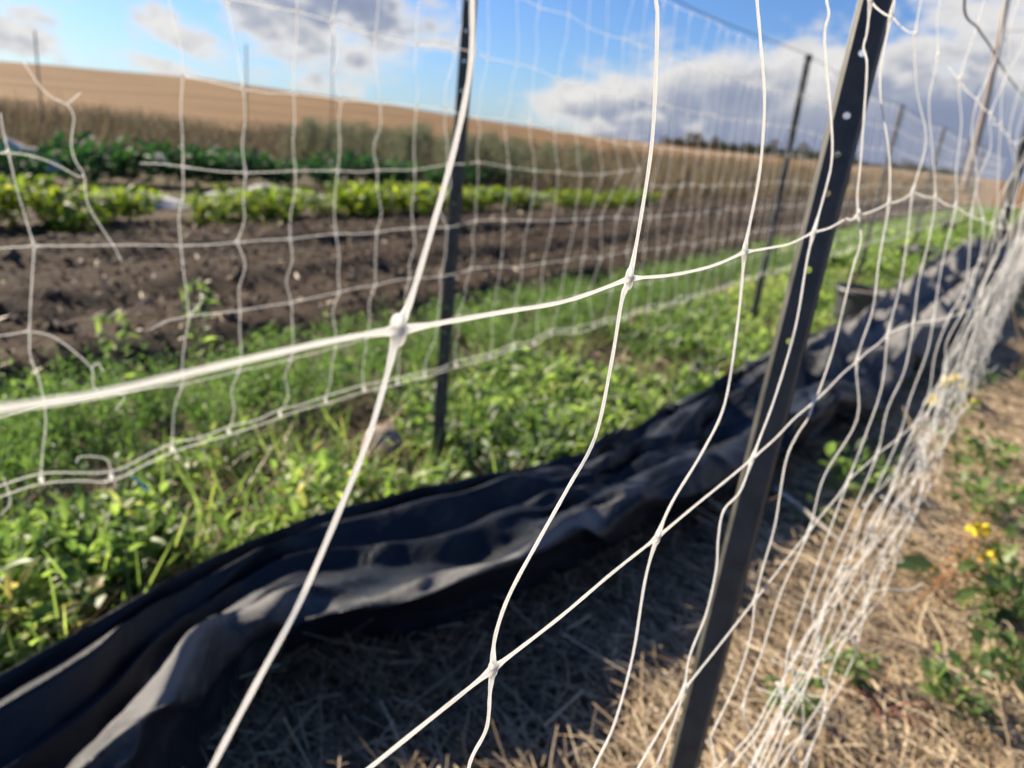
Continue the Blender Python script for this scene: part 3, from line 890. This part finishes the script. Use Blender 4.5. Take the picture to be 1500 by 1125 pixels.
tie = b.build('twist_tie', M['tie'], netB); tie['label'] = 'light blue plastic tie on the bottom cord'
for o in (o for o in netB.children): o.location.x = -XB      # the empty stands on the row, meshes are in place

# ------------------------------------------------------------------ wires
def wire(name, pts, r, label, mat='wire', cat='wire', ref=(0, 0, 1), seg=8, group=None):
    b = Bag(); b.tube(catmull(pts, seg), r, 6, ref=ref)
    return tag(b.build(name, M[mat]), label, cat, group)


pa = [(-.16, -0.5, 1.50), (-.16, 0.6, 1.45), (-.16, 1.2, 1.43)] + [on_x(*q, -.165) for q in ((1413, 0), (1433, 42), (1452, 70), (1477, 112), (1500, 140))] + [(-.19, 4.1, 1.42), (-.165, 5.6, 1.36), (-.19, 7.4, 1.4), (-.16, 12, 1.4)]
wire('top_wire', pa, 0.0016, 'dark kinked wire crossing the top right corner above the close net')
wire('top_wire', [(-1.46, -1, 1.69), (-1.46, 1.83, 1.69), (-1.46, 3.4, 1.655), (-1.46, 5.17, 1.70), (-1.46, 6.8, 1.66), (-1.46, 8.55, 1.69), (-1.46, 10.2, 1.66), (-1.46, 11.9, 1.69), (-1.46, 18.2, 1.69)], 0.0022,
     'straight dark wire along the tops of the back posts against blue sky')
wire('ground_wire', [(-1.5, -.5, .31), (-1.5, .55, .33), (-1.49, .9, .315), (-1.5, 1.3, .32), (-1.48, 1.82, .33)], 0.0013, 'thin dull wire just below the bottom cord of the torn net')

# ------------------------------------------------------------------ utility pole with its lines
r0 = ray(1417, 262); L = math.hypot(r0[0], r0[1]); D = 60.0
pb_ = Vector((r0[0] / L * D, r0[1] / L * D, -0.1))
up_ = empty('utility_pole', pb_)
tag(up_, 'tall pale wooden utility pole rising out of frame at upper right', 'utility pole')
b = Bag(); zs = np.linspace(0, 14.5, 12)
b.tube(np.stack([0.1 * np.sin(zs * .3) - 0.03 * zs, 0 * zs, zs], -1), 0.24 - 0.0065 * zs, 12, ref=(1, 0, 0)); b.build('pole', M['wood_pole'], up_)
b = Bag(); b.tube([(-1.6, .12, 13.4), (.8, .12, 13.4)], 0.07, 4, ref=(0, 0, 1)); b.build('crossarm', M['wood_pole'], up_)
for xx in (-1.4, -.4, .6):
    b = Bag(); b.ball((xx, .12, 13.58), (.07, .07, .12)); b.build('insulator', M['fabric'], up_)
b = Bag(); b.ball((-.05, -.22, 9.6), (.13, .1, .16)); b.build('junction_cap', M['fabric'], up_)
wire('power_line', [tuple(pb_ + Vector((-.2, -.2, 10.0))), tuple(pb_ + Vector((6, -8, 9.4))), tuple(pb_ + Vector((16, -20, 9.8)))], 0.03, 'slack dark cable running right from the pale utility pole')

# ------------------------------------------------------------------ weeds and crops (ground cover)
def clumps(b, cx_, cy_, cz_, h, per, leaf, spread, tint, up=(0.1, 1.0), leaf_w=1.0):
    """leafy weeds: leaves along short leaning stems"""
    n = len(cx_)
    k = np.repeat(np.arange(n), per); N = len(k)
    f = rng.random(N) ** 0.7
    lean = rng.normal(0, 0.35, (n, 2))[k]
    hh_ = (h * rng.uniform(0.5, 1.15, n))[k]
    pos = np.stack([cx_[k] + lean[:, 0] * f * hh_ + rng.normal(0, spread, N), cy_[k] + lean[:, 1] * f * hh_ + rng.normal(0, spread, N), cz_[k] + f * hh_], -1)
    d = unit_dirs(N, *up)
    size = leaf * rng.uniform(0.55, 1.25, N)
    sc_ = np.stack([size * leaf_w * rng.uniform(.8, 1.3, N), size, size], -1)
    ti = np.clip(tint(k, N), 0, 1)
    b.scatter(LEAF_V, LEAF_F, pos, rot_from(d, rng.uniform(-.8, .8, N)), sc_, ti)


def field(n, x0, x1, y0, y1, pw=1.8):
    x = rng.uniform(x0, x1, n); y = y0 + (y1 - y0) * rng.random(n) ** pw
    return x, y


def tarp_left(y):
    f = feat[0]; return np.interp(y, f[:, 1], f[:, 0])


b = Bag()
x, y = field(5200, -1.95, -0.7, 0.3, 9, 1.5)
tl = tarp_left(y); keep = (x < tl - 0.02 + rng.normal(0, .02, len(x))) & (np.hypot(x + 1.06, y - 7.0) > .32) & (x < -0.95 + .0 * y) & (vnoise(x, y, 2.6, 41, 3) > -0.16 - 0.22 * (x > -1.75))
x, y = x[keep], y[keep]
patch = vnoise(x, y, 1.3, 42, 3) * 0.35
half = rng.random(len(x)) < .55
clumps(b, x[half], y[half], np.zeros(half.sum()), 0.135, 13, 0.058, 0.026, lambda k, N: 0.5 + patch[half][k] + rng.normal(0, .22, N), (0.0, 1.25), 0.68)
half = ~half
clumps(b, x[half], y[half], np.zeros(half.sum()), 0.10, 15, 0.044, 0.030, lambda k, N: 0.42 + patch[half][k] + rng.normal(0, .24, N), (-.1, 1.0), 1.05)
x, y = field(650, -2.05, -0.75, 0.3, 8, 1.4); keep = x < tarp_left(y) - 0.01; x, y = x[keep], y[keep]
n = len(x)   # grass blades among the weeds
d = unit_dirs(n * 6, 0.5, 1.4); k = np.repeat(np.arange(n), 6)
b.scatter(BLADE_V, BLADE_F, np.stack([x[k] + rng.normal(0, .015, len(k)), y[k] + rng.normal(0, .015, len(k)), np.zeros(len(k))], -1), rot_from(d, rng.uniform(-3, 3, len(k))),
          np.stack([np.full(len(k), .006), rng.uniform(.08, .24, len(k)), rng.uniform(.08, .2, len(k))], -1), np.clip(rng.normal(.45, .22, len(k)), 0, 1))
x, y = field(2600, -2.6, -0.9, 8.5, 34, 1.5); keep = x < np.where(y < 12.3, tarp_left(y), -0.95); x, y = x[keep], y[keep]
clumps(b, x, y, np.zeros(len(x)), 0.18, 12, 0.085, 0.05, lambda k, N: 0.5 + rng.normal(0, .2, N), (0, 1.2))
tag(b.build('weeds', M['weed']), kind='stuff')

b = Bag()                                             # dead grass bits between the living weeds
n = 9000; x, y = field(n, -2.25, -0.8, 0.3, 10, 1.5); keep = x < tarp_left(y) - 0.03; x, y = x[keep], y[keep]; n = len(x)
b.scatter(BLADE_V, BLADE_F, np.stack([x, y, rng.uniform(0, .05, n)], -1), rot_from(unit_dirs(n, -.05, .9), rng.uniform(-3, 3, n)), np.stack([rng.uniform(.002, .006, n), rng.uniform(.05, .2, n), rng.uniform(.05, .15, n)], -1), rng.uniform(.2, .9, n))
tag(b.build('dead_grass', M['straw']), kind='stuff')
b = Bag()                                             # feathery strip behind the back net
x, y = field(1150, -2.68, -2.02, 0.3, 24, 1.6)
keep = vnoise(x, y, 1.1, 44, 2) > -0.75; x, y = x[keep], y[keep]
n = len(x); per = 70; k = np.repeat(np.arange(n), per); N = len(k)
fr = rng.random(N); a_ = rng.uniform(0, 6.28, N); hh_ = (0.21 * rng.uniform(.6, 1.15, n))[k]
reach = 0.10 * fr ** 1.5 * rng.uniform(.5, 1.3, N)
pos = np.stack([x[k] + np.cos(a_) * reach, y[k] + np.sin(a_) * reach, hh_ * (0.12 + 0.88 * fr) * rng.uniform(.8, 1.05, N)], -1)
sz = 0.032 * rng.uniform(.6, 1.3, N)
pt_ = rng.normal(0, .16, n)
b.scatter(LEAF_V, LEAF_F, pos, rot_from(unit_dirs(N, 0.0, 1.3), rng.uniform(-1, 1, N)), np.stack([sz * .42, sz, sz], -1), np.clip(.55 + pt_[k] + rng.normal(0, .2, N), 0, 1))
k = np.repeat(np.arange(n), 5)
b.scatter(BLADE_V, BLADE_F, np.stack([x[k], y[k], 0 * k], -1), rot_from(unit_dirs(len(k), .9, 1.5), rng.uniform(-3, 3, len(k))), np.stack([np.full(len(k), .006), hh_[::per][k] * .9, hh_[::per][k] * .5], -1), np.full(len(k), .4))
tag(b.build('carrot_tops', M['carrot']), kind='stuff')

# straw and litter over the right hand ground and in the shade of the sheet
b = Bag()
def bent(k1, k2):
    V_ = []
    for f, lx, lz in ((0, 0, 0), (.33, k1, .05), (.66, k1 + k2, .08), (1, k1 * .3 + k2 * 2, .02)):
        for a_, h_ in ((-.5, 0), (0, .5), (.5, 0)): V_.append((a_ + lx, f, h_ + lz))
    F_ = [(3 * q + c_, 3 * q + c_ + 1, 3 * q + c_ + 4, 3 * q + c_ + 3) for q in range(3) for c_ in range(2)]
    return V_, F_


for tmpl in range(6):
    tv_, tf_ = bent(*(rng.normal(0, 3.2, 2) if tmpl else (0, 0)))
    N = 13000
    x = rng.uniform(-1.15, 1.3, N); y = 0.35 + 8.5 * rng.random(N) ** 1.6
    keep = vnoise(x, y, 1.6, 51, 3) > -0.95; x, y = x[keep], y[keep]; N = len(x)
    ang = rng.normal(2.3, 0.8, N) + 0.9 * vnoise(x, y, 2.2, 53, 2)
    el = rng.normal(0.03, 0.12, N)
    d = np.stack([np.cos(ang) * np.cos(el), np.sin(ang) * np.cos(el), np.sin(el)], -1) * np.where(rng.random(N) < .5, 1, -1)[:, None]
    ln = np.clip(rng.lognormal(-2.45, 0.6, N), .015, .34)
    wd_ = rng.uniform(.0012, .0036, N) * rng.choice([.7, 1, 1.35], N)
    z = np.abs(rng.normal(0.005, 0.014, N)) + 0.035 * np.clip(vnoise(x, y, 4, 52, 3), 0, 1)
    sheet_shade = np.clip((-0.42 - x) / 0.15, 0, 1)               # straw by the sheet tinted darker, its shade put into the colour
    b.scatter(tv_, tf_, np.stack([x, y, z], -1), rot_from(d, rng.uniform(-.6, .6, N)), np.stack([wd_, ln, wd_], -1), np.clip(rng.normal(.66, .25, N) - .30 * sheet_shade, 0, 1))
n = 16000                                             # chaff
x = rng.uniform(-1.1, 1.4, n); y = 0.4 + 7 * rng.random(n) ** 1.5
b.scatter(STRAW_V, STRAW_F, np.stack([x, y, rng.uniform(0, .02, n)], -1), rot_from(unit_dirs(n, -.3, .5), rng.uniform(-1, 1, n)), np.stack([np.full(n, .003), rng.uniform(.006, .03, n), np.full(n, .003)], -1), np.clip(rng.normal(.5, .25, n) - .3 * np.clip((-0.42 - x) / 0.15, 0, 1), 0, 1))  # chaff beside the sheet darkened likewise, to paint in its shade
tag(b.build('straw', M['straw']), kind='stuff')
b = Bag()                                             # sparse low green sprouts in the straw
x, y = field(700, -0.45, 1.4, 0.9, 12, 1.3)
keep = vnoise(x, y, 1.4, 55, 2) > 0.12 - 0.42 * (x > 0.08); x, y = x[keep], y[keep]
clumps(b, x, y, np.zeros(len(x)), 0.07, 11, 0.036, 0.025, lambda k, N: 0.35 + rng.normal(0, .2, N), (-.1, .9))
tag(b.build('sprouts', M['weed']), kind='stuff')
b = Bag()                                             # dry grass farther along on the right
x, y = field(5200, -0.55, 3.5, 4.5, 30, 1.5); keep = ((x > 0.0) | (y > 9)) & (vnoise(x, y, .9, 57, 2) > -.4); x, y = x[keep], y[keep]
n = len(x)
b.scatter(BLADE_V, BLADE_F, np.stack([x, y, 0 * x], -1), rot_from(unit_dirs(n, .4, 1.45), rng.uniform(-3, 3, n)), np.stack([.004 + .0006 * y, rng.uniform(.12, .5, n), rng.uniform(.1, .4, n)], -1), rng.random(n))
x = rng.uniform(-30, -1, 15000); y = 15 + 65 * rng.random(15000) ** 1.2
q = np.arctan2(x, y); keep = (q > math.radians(-38)) & (x < -4 - 0.02 * y) & ~((x > -7.1) & (y < 28)); x, y = x[keep], y[keep]; n = len(x)
b.scatter(BLADE_V, BLADE_F, np.stack([x, y, 0 * x], -1), rot_from(unit_dirs(n, .6, 1.5), rng.uniform(-3, 3, n)), np.stack([.02 + .001 * y, rng.uniform(.4, 1.25, n), rng.uniform(.3, 1, n)], -1), rng.random(n))
tag(b.build('dry_grass', M['goldgrass']), kind='stuff')
b = Bag()                                             # brown seeded weeds before the stubble
n = 11000
x = rng.uniform(-32, -12.5, n); y = rng.uniform(3, 34, n); x[:3600] = rng.uniform(-18, -7.2, 3600); y[:3600] = rng.uniform(13.5, 36, 3600); keep = (vnoise(x, y, .35, 61, 3) > -.5); x, y = x[keep], y[keep]; n = len(x)
k = np.repeat(np.arange(n), 3)
b.scatter(BLADE_V, BLADE_F, np.stack([x[k] + rng.normal(0, .1, len(k)), y[k] + rng.normal(0, .1, len(k)), 0 * k], -1), rot_from(unit_dirs(len(k), .7, 1.5), rng.uniform(-3, 3, len(k))),
          np.stack([np.full(len(k), .03), rng.uniform(.3, .85, len(k)) * (1 + .4 * (rng.random(len(k)) > .97)) * np.clip(.85 + .5 * vnoise(x, y, .5, 63, 2), .35, 1.5)[k], rng.uniform(.3, 1, len(k))], -1), rng.random(len(k)))
sz = rng.uniform(.02, .06, len(k))
b.scatter(LEAF_V, LEAF_F, np.stack([x[k] + rng.normal(0, .15, len(k)), y[k] + rng.normal(0, .15, len(k)), rng.uniform(.1, .75, len(k))], -1), rot_from(unit_dirs(len(k), -.5, 1.3), rng.uniform(-1, 1, len(k))), sz * 1.6, rng.random(len(k)) * .8)
tag(b.build('dry_weeds', M['dry']), kind='stuff')


# ------------------------------------------------------------------ plants that can be counted
def plant_meshes(n, h, spread, leaf, per, mat, stem_mat, up, leaf_w=1.0, tmid=.5, tsd=.22, stems=4):
    out = []
    for v in range(n):
        fo = Bag(); st = Bag()
        f = rng.random(per) ** .8
        a_ = rng.uniform(0, 6.28, per); rad = spread * np.sqrt(rng.random(per)) * (0.4 + 0.6 * f)
        pos = np.stack([np.cos(a_) * rad, np.sin(a_) * rad, h * (.08 + .9 * f)], -1)
        d = unit_dirs(per, *up); d[:, 0] += np.cos(a_) * .8; d[:, 1] += np.sin(a_) * .8
        sz = leaf * rng.uniform(.6, 1.25, per)
        fo.scatter(LEAF_V, LEAF_F, pos, rot_from(d, rng.uniform(-.9, .9, per)), np.stack([sz * leaf_w, sz, sz], -1), np.clip(rng.normal(tmid, tsd, per), 0, 1))
        for q in range(stems):
            a0 = rng.uniform(0, 6.28); e = np.array([math.cos(a0) * spread * .6, math.sin(a0) * spread * .6, h * rng.uniform(.6, .95)])
            st.tube(catmull([(0, 0, 0), e * np.array([.35, .35, .5]), e], 4), leaf * .05, 5)
        mf, ms = fo.mesh('leaves'), st.mesh('stem'); mf.materials.append(M[mat]); ms.materials.append(M[stem_mat])
        out.append((mf, ms))
    return out


def place(name, meshes, loc, rz, s, label, cat, group=None):
    o = empty(name, loc); o.rotation_euler = (0, 0, rz); o.scale = (s, s, s)
    for nm, me in (('leaves', meshes[0]), ('stem', meshes[1])):
        c_ = bpy.data.objects.new(nm, me); C.objects.link(c_); c_.parent = o
    return tag(o, label, cat, group)


chard = plant_meshes(4, .36, .36, .095, 320, 'chard', 'chard', (-.3, 1.0), 1.0, .42, .27)
for k in range(52):
    y = 1.6 + k * 0.25 + rng.uniform(-.06, .06)
    if 10.2 < y < 10.9: continue
    place('leafy_crop', chard[k % 4], (-6.75 + rng.uniform(-.4, .4), y, 0), rng.uniform(0, 6), rng.uniform(.75, 1.12) * (1 if y < 11 else .8) * (.8 if any(on_x(a_, 285, -6.75)[1] < y < on_x(c_, 285, -6.75)[1] for a_, c_ in ((150, 265), (345, 480), (640, 800))) else 1),
          'yellow green leafy crop plant in the sunlit row behind the bare soil', 'crop plant', 'yellow green crop plants behind the soil bed')
kale = plant_meshes(4, .54, .44, .17, 190, 'kale', 'kale', (-.3, .9), 1.0, .5, .28)
for k in range(44):
    y = 2.8 + k * 0.32 + rng.uniform(-.07, .07)
    place('kale_plant', kale[k % 4], (-10.2 + rng.uniform(-.4, .4), y, 0), rng.uniform(0, 6), rng.uniform(.62, 1.05) * (1 if y < 11 else .75),
          'dark green leafy plant in the shaded row behind the yellow green crop', 'crop plant', 'dark green crop plants before the dry weeds')
fern = []
for v in range(3):
    fo = Bag(); st = Bag(); n = 1000
    f = rng.random(n); a_ = rng.uniform(0, 6.28, n); rad = .55 * np.sqrt(rng.random(n)) * (1.05 - .6 * f)
    pos = np.stack([np.cos(a_) * rad, np.sin(a_) * rad, 1.35 * (.1 + .9 * f)], -1)
    fo.scatter(LEAF_V, LEAF_F, pos, rot_from(unit_dirs(n, .1, 1.4), rng.uniform(-3, 3, n)), np.stack([np.full(n, .028), rng.uniform(.06, .2, n), rng.uniform(.05, .15, n)], -1), np.clip(rng.normal(.5, .25, n), 0, 1))
    for q in range(7):
        a0 = rng.uniform(0, 6.28); st.tube(catmull([(0, 0, 0), (math.cos(a0) * .1, math.sin(a0) * .1, .7), (math.cos(a0) * .3, math.sin(a0) * .3, 1.3)], 4), .01, 5)
    a1, a2 = fo.mesh('leaves'), st.mesh('stem'); a1.materials.append(M['asparagus']); a2.materials.append(M['asparagus']); fern.append((a1, a2))
for k in range(44):
    f = k / 43
    px = 440 + 420 * (f + rng.uniform(-.03, .03)); dd = rng.uniform(17.0, 23.0)
    r = ray(px, 240); L = math.hypot(r[0], r[1])
    place('asparagus_fern', fern[k % 3], (r[0] / L * dd, r[1] / L * dd, 0), rng.uniform(0, 6), rng.uniform(.58, .82) * (1.08 - .35 * abs(f - .4)),
          'feathery grey green fern plant in the tall clump at the foot of the hill', 'plant', 'grey green ferns at the foot of the hill')

# single tall weeds, mustard, dock and tufts
SM = plant_meshes(3, .26, .04, .036, 60, 'weed', 'weed', (-.2, 1.2), .8, .45, .2, 1)
for (px, py, s, lb) in ((172, 590, 1.35, 'spindly pale weed sprig standing before the bare soil, left one of two'), (290, 535, 1.45, 'spindly pale weed sprig against the bare soil, behind the second net strand')):
    q = on_z(px, py, 0.05); place('tall_weed', SM[0], (q[0], q[1], .03), rng.uniform(0, 6), s, lb, 'weed')


def mustard(px, py, z, h, label, blooms, leaf=.12):
    q = on_z(px, py, z)
    o = empty('mustard_plant', (q[0], q[1], 0)); tag(o, label, 'plant')
    fo = Bag(); n = 24
    f = rng.random(n); a_ = rng.uniform(0, 6.28, n); rad = .13 * np.sqrt(rng.random(n)) * (1.2 - .7 * f)
    sz = leaf * rng.uniform(.5, 1.2, n) * (1.15 - .6 * f)
    d = unit_dirs(n, -.1, .8); d[:, 0] += np.cos(a_); d[:, 1] += np.sin(a_)
    fo.scatter(LEAF_V, LEAF_F, np.stack([np.cos(a_) * rad, np.sin(a_) * rad, h * .75 * f + .02], -1), rot_from(d, rng.uniform(-.6, .6, n)), np.stack([sz * 1.2, sz, sz], -1), np.clip(rng.normal(.3, .18, n), 0, 1))
    fo.build('leaves', M['weed'], o)
    st = Bag(); tips = []
    for bx, by in blooms:
        P_ = on_y(bx, by, q[1] + rng.uniform(-.04, .04)) - np.array([q[0], q[1], 0])
        st.tube(catmull([(0, 0, 0), P_ * np.array([.4, .4, .55]), P_], 5), .0022, 5); tips.append(P_)
    st.build('stem', M['weed'], o)
    for P_ in tips:
        fl = Bag(); n = 26
        fl.scatter(LEAF_V, LEAF_F, P_ + np.clip(rng.normal(0, .011, (n, 3)), -.015, .015), rot_from(unit_dirs(n, -.2, 1.2), rng.uniform(-1, 1, n)), np.stack([np.full(n, .030), np.full(n, .026), np.full(n, .024)], -1), rng.random(n))
        fl.build('flower', M['petal'], o)
    return o


mustard(1395, 650, 0.0, .45, 'mustard weed with small yellow flowers poking through the bunched net hem', [(1385, 562), (1398, 558), (1410, 568), (1367, 588), (1420, 593)], .075)
mustard(1450, 880, 0.0, .30, 'broad leaved mustard plant with one yellow flower head at far right', [(1450, 820), (1436, 779)], .125)
TU = plant_meshes(3, .15, .12, .052, 80, 'weed', 'weed', (-.2, 1.0), 1.1, .35, .2, 3)
for k, (px, py, s, lb) in enumerate(((1250, 730, 1.1, 'bright green weed clump in straw behind the lower net strands'), (1232, 1000, .55, 'small bright green seedling by the bunched net hem'),
                                     (1470, 905, .9, 'dark green leafy clump right of the bunched hem, below the flower head'), (1150, 1050, .5, 'small green tuft in straw beside the foot of the nearest post'),
                                     (1430, 760, 1.1, 'green broad leaved clump right of the hem, above the flower head'), (1390, 1040, .7, 'low green tuft in straw at the lower right'), (1465, 1000, .8, 'low green mat of leaves at the right edge near the bottom'), (1440, 690, .9, 'dim green clump along the right edge above the mustard plant'))):
    q = on_z(px, py, 0.0); place('weed_clump', TU[k % 3], (q[0], q[1], 0), rng.uniform(0, 6), s, lb, 'weed')
# rusty dock stalk lying over
q = on_z(1350, 880, 0.02)
o = empty('dock_stalk', (q[0], q[1], 0)); tag(o, 'rusty orange dead dock stalk leaning in the straw right of the hem', 'weed')
b = Bag(); st = catmull([(-.02, -.1, .03), (.03, .02, .09), (.07, .14, .12), (.06, .3, .17)], 8); b.tube(st, .0025, 5); b.build('stem', M['rust'], o)
b = Bag(); n = 420; k = rng.integers(6, len(st), n)
b.scatter(LEAF_V, LEAF_F, st[k] + rng.normal(0, .028, (n, 3)) * np.array([1.2, 1, .7]), rot_from(unit_dirs(n, -.5, 1.2), rng.uniform(-1, 1, n)), rng.uniform(.007, .016, n), rng.random(n)); b.build('seed_head', M['rust'], o)['kind'] = 'stuff'
q = on_z(1290, 1040, 0.02)
b = Bag()
for k in range(14):
    a0 = rng.uniform(0, 6.28); e = np.array([math.cos(a0) * .1, math.sin(a0) * .1, rng.uniform(.01, .06)])
    b.tube(catmull([(0, 0, 0), e * .5 + rng.normal(0, .012, 3) + np.array([0, 0, .02]), e], 4), .0011, 5)
o = b.build('red_weed', M['redweed']); o.location = (q[0], q[1], .01); tag(o, 'low reddish stemmed weed spread on the straw near the bottom right', 'weed')

# ------------------------------------------------------------------ pots, stick, stone, covers
def pot(px, py, r, h, label, tilt=(0, 0, 0), lay=False):
    q = on_z(px, py, 0.0)
    o = empty('plant_pot', (q[0], q[1], 0.0)); o.rotation_euler = tilt; tag(o, label, 'pot')
    b = Bag(); prof = [(r * .80, 0), (r * .86, h * .3), (r * .95, h * .86), (r * 1.05, h * .87), (r * 1.06, h), (r * .98, h), (r * .95, h * .8), (r * .9, h * .5)]
    sg = 28; V = [(x * math.cos(2 * math.pi * a / sg), x * math.sin(2 * math.pi * a / sg), z) for x, z in prof for a in range(sg)]
    Q = [(i * sg + a, i * sg + (a + 1) % sg, (i + 1) * sg + (a + 1) % sg, (i + 1) * sg + a) for i in range(len(prof) - 1) for a in range(sg)]
    b.add(V, Q); b.build('pot_wall', M['pot'], o)
    b = Bag(); b.ball((0, 0, h * .86), (r * .93, r * .93, h * .08), 24, 8, jit=.04); b.build('potting_soil', M['potsoil'], o)
    return o


pot(1246, 496, .165, .34, 'large dark grey plant pot of dry soil behind the black sheet', (.0, .03, 0))
pot(1024, 570, .062, .11, 'small black plant pot sunk in weeds behind the black sheet', (.1, .25, 0))
pot(1385, 345, .17, .26, 'dark plant pot farther along the weedy row, near the rows\' vanishing end', (.1, 0, 0))
b = Bag(); q = on_z(1335, 385, 0.05)
nz_ = rng.normal(0, 1, (5, 5))
X, Y = np.meshgrid(np.linspace(-.22, .22, 9), np.linspace(-.16, .16, 7))
Zp = .10 + .09 * np.sin(X * 17 + 1) * np.cos(Y * 14) + .05 * np.sin(Y * 33 + X * 11)
i = (np.arange(6)[:, None] * 9 + np.arange(8)[None]).ravel()
b.add(np.stack([X, Y, np.maximum(Zp, .0) + .08], -1).reshape(-1, 3), np.stack([i, i + 1, i + 10, i + 9], -1))
o = b.build('plastic_scrap', M['tarp'], smooth=False); o.location = (q[0], q[1], 0); tag(o, 'black crumpled plastic scrap on the weeds beyond the plant pot', 'plastic scrap')
a, c_ = on_z(1136, 716, .09), on_z(1243, 800, .03)
b = Bag(); b.tube(np.array([a + (c_ - a) * f + np.array([0, 0, .004 * math.sin(f * 5)]) for f in np.linspace(0, 1, 10)]), .0062, 8, ref=(0, 0, 1))
tag(b.build('stick', M['rod']), 'pale thin stick lying in the straw right of the nearest post', 'stick')
q = on_z(560, 650, .05); b = Bag(); b.ball((0, 0, .045), (.075, .06, .07), 16, 10, jit=.035)
o = b.build('stone', M['stone']); o.location = (q[0], q[1], 0); tag(o, 'brown rounded stone in the weeds left of the tall back post', 'stone')


def cover(x0, x1, y0, y1, h, label, seed):
    b = Bag(); nx, ny = 14, 60
    X, Y = np.meshgrid(np.linspace(x0, x1, nx), np.linspace(y0, y1, ny))
    f = np.sin(np.linspace(0, math.pi, nx))[None] ** .7 * np.sin(np.linspace(0.12, math.pi - .12, ny))[:, None] ** .35
    Zc = f * h * (.8 + .3 * vnoise(X, Y, 1.3, seed, 3)) + .025 * vnoise(X, Y, 3.0, seed + 1, 3)
    i = (np.arange(ny - 1)[:, None] * nx + np.arange(nx - 1)[None]).ravel()
    b.add(np.stack([X + .08 * vnoise(X, Y, .8, seed + 2, 2), Y, np.maximum(Zc, .01)], -1).reshape(-1, 3), np.stack([i, i + 1, i + nx + 1, i + nx], -1))
    return tag(b.build('row_cover', M['fabric']), label, 'row cover', None)


def cover_at(x, wd, px0, px1, py, h, label, seed):
    cover(x - wd, x, on_x(px0, py, x)[1], on_x(px1, py, x)[1], h, label, seed)


cover_at(-7.75, .8, 115, 300, 285, .19, 'white fabric row cover heaped behind the yellow green crop at far left', 71)
cover_at(-7.8, .8, 305, 530, 285, .18, 'white fabric row cover behind the crop, between the first two far stakes', 74)
cover_at(-7.8, .8, 600, 850, 285, .17, 'white fabric row cover seen past the tall back post', 77)
cover_at(-11.6, 1.0, -40, 110, 215, .50, 'pale fabric row cover behind the dark green crop at far left', 80)
cover_at(-11.8, 1.0, 225, 410, 215, .46, 'pale fabric row cover behind the dark green crop, near the ferns', 83)

# ------------------------------------------------------------------ far trees
def tree_mesh(h, w_, mat, seed):
    r = np.random.default_rng(seed)
    cr = Bag(); n = 520
    lobes = r.normal(0, 1, (9, 3)) * np.array([w_ * .30, w_ * .30, h * .16]) + np.array([0, 0, h * .58])
    k = r.integers(0, 9, n)
    d = r.normal(0, 1, (n, 3)); d /= np.linalg.norm(d, axis=1)[:, None]
    pos = lobes[k] + d * (r.random(n) ** .4)[:, None] * np.array([w_ * .24, w_ * .24, h * .19])
    pos[:, 2] = np.maximum(pos[:, 2], h * .12)
    dd = unit_dirs(n, -.5, 1.3); sz = h * .10 * r.uniform(.6, 1.4, n)
    cr.scatter(LEAF_V, LEAF_F, pos, rot_from(dd, r.uniform(-2, 2, n)), np.stack([sz * 1.5, sz, sz], -1), r.random(n))
    tr_ = Bag(); tr_.tube([(0, 0, 0), (.05 * w_, 0, h * .3), (0, .03 * w_, h * .65)], np.array([h * .035, h * .025, h * .01]), 7, ref=(1, 0, 0))
    for q in range(5):
        tr_.tube([(.02 * w_, 0, h * (.25 + .05 * q)), tuple(lobes[q])], np.array([h * .014, h * .005]), 5, ref=(1, 0, 0.1))
    a1, a2 = cr.mesh('crown'), tr_.mesh('trunk'); a1.materials.append(M[mat]); a2.materials.append(M['bark'])
    return a1, a2


TM = [tree_mesh(6, 7, 'tree', 1), tree_mesh(5, 8, 'tree', 2), tree_mesh(6.5, 6, 'tree_autumn', 3), tree_mesh(4.5, 7, 'tree', 4)]
for k in range(60):
    px = 985 + 420 * (k / 59) + rng.uniform(-4, 4)
    r = ray(px, 240); L = math.hypot(r[0], r[1]); D = rng.uniform(205, 235)
    ix = int(rng.integers(0, 4)); me = TM[ix]
    a0 = math.atan2(r[0], r[1]); zb = np.interp(a0, ra, re)
    o = empty('hedgerow_tree', (r[0] / L * D, r[1] / L * D, -0.5)); o.rotation_euler = (0, 0, rng.uniform(0, 6))
    s_ = rng.uniform(.75, .95) * (1.08 if px < 1240 else .75); o.scale = (s_, s_, s_)
    for nm, mm in (('crown', me[0]), ('trunk', me[1])):
        c_ = bpy.data.objects.new(nm, mm); C.objects.link(c_); c_.parent = o
    tag(o, 'brownish distant tree in the dark hedgerow on the horizon' if ix == 2 else 'dark distant tree in the hedgerow on the horizon under grey cloud', 'tree',
        'brownish hedgerow trees on the horizon' if ix == 2 else 'dark hedgerow trees on the horizon')
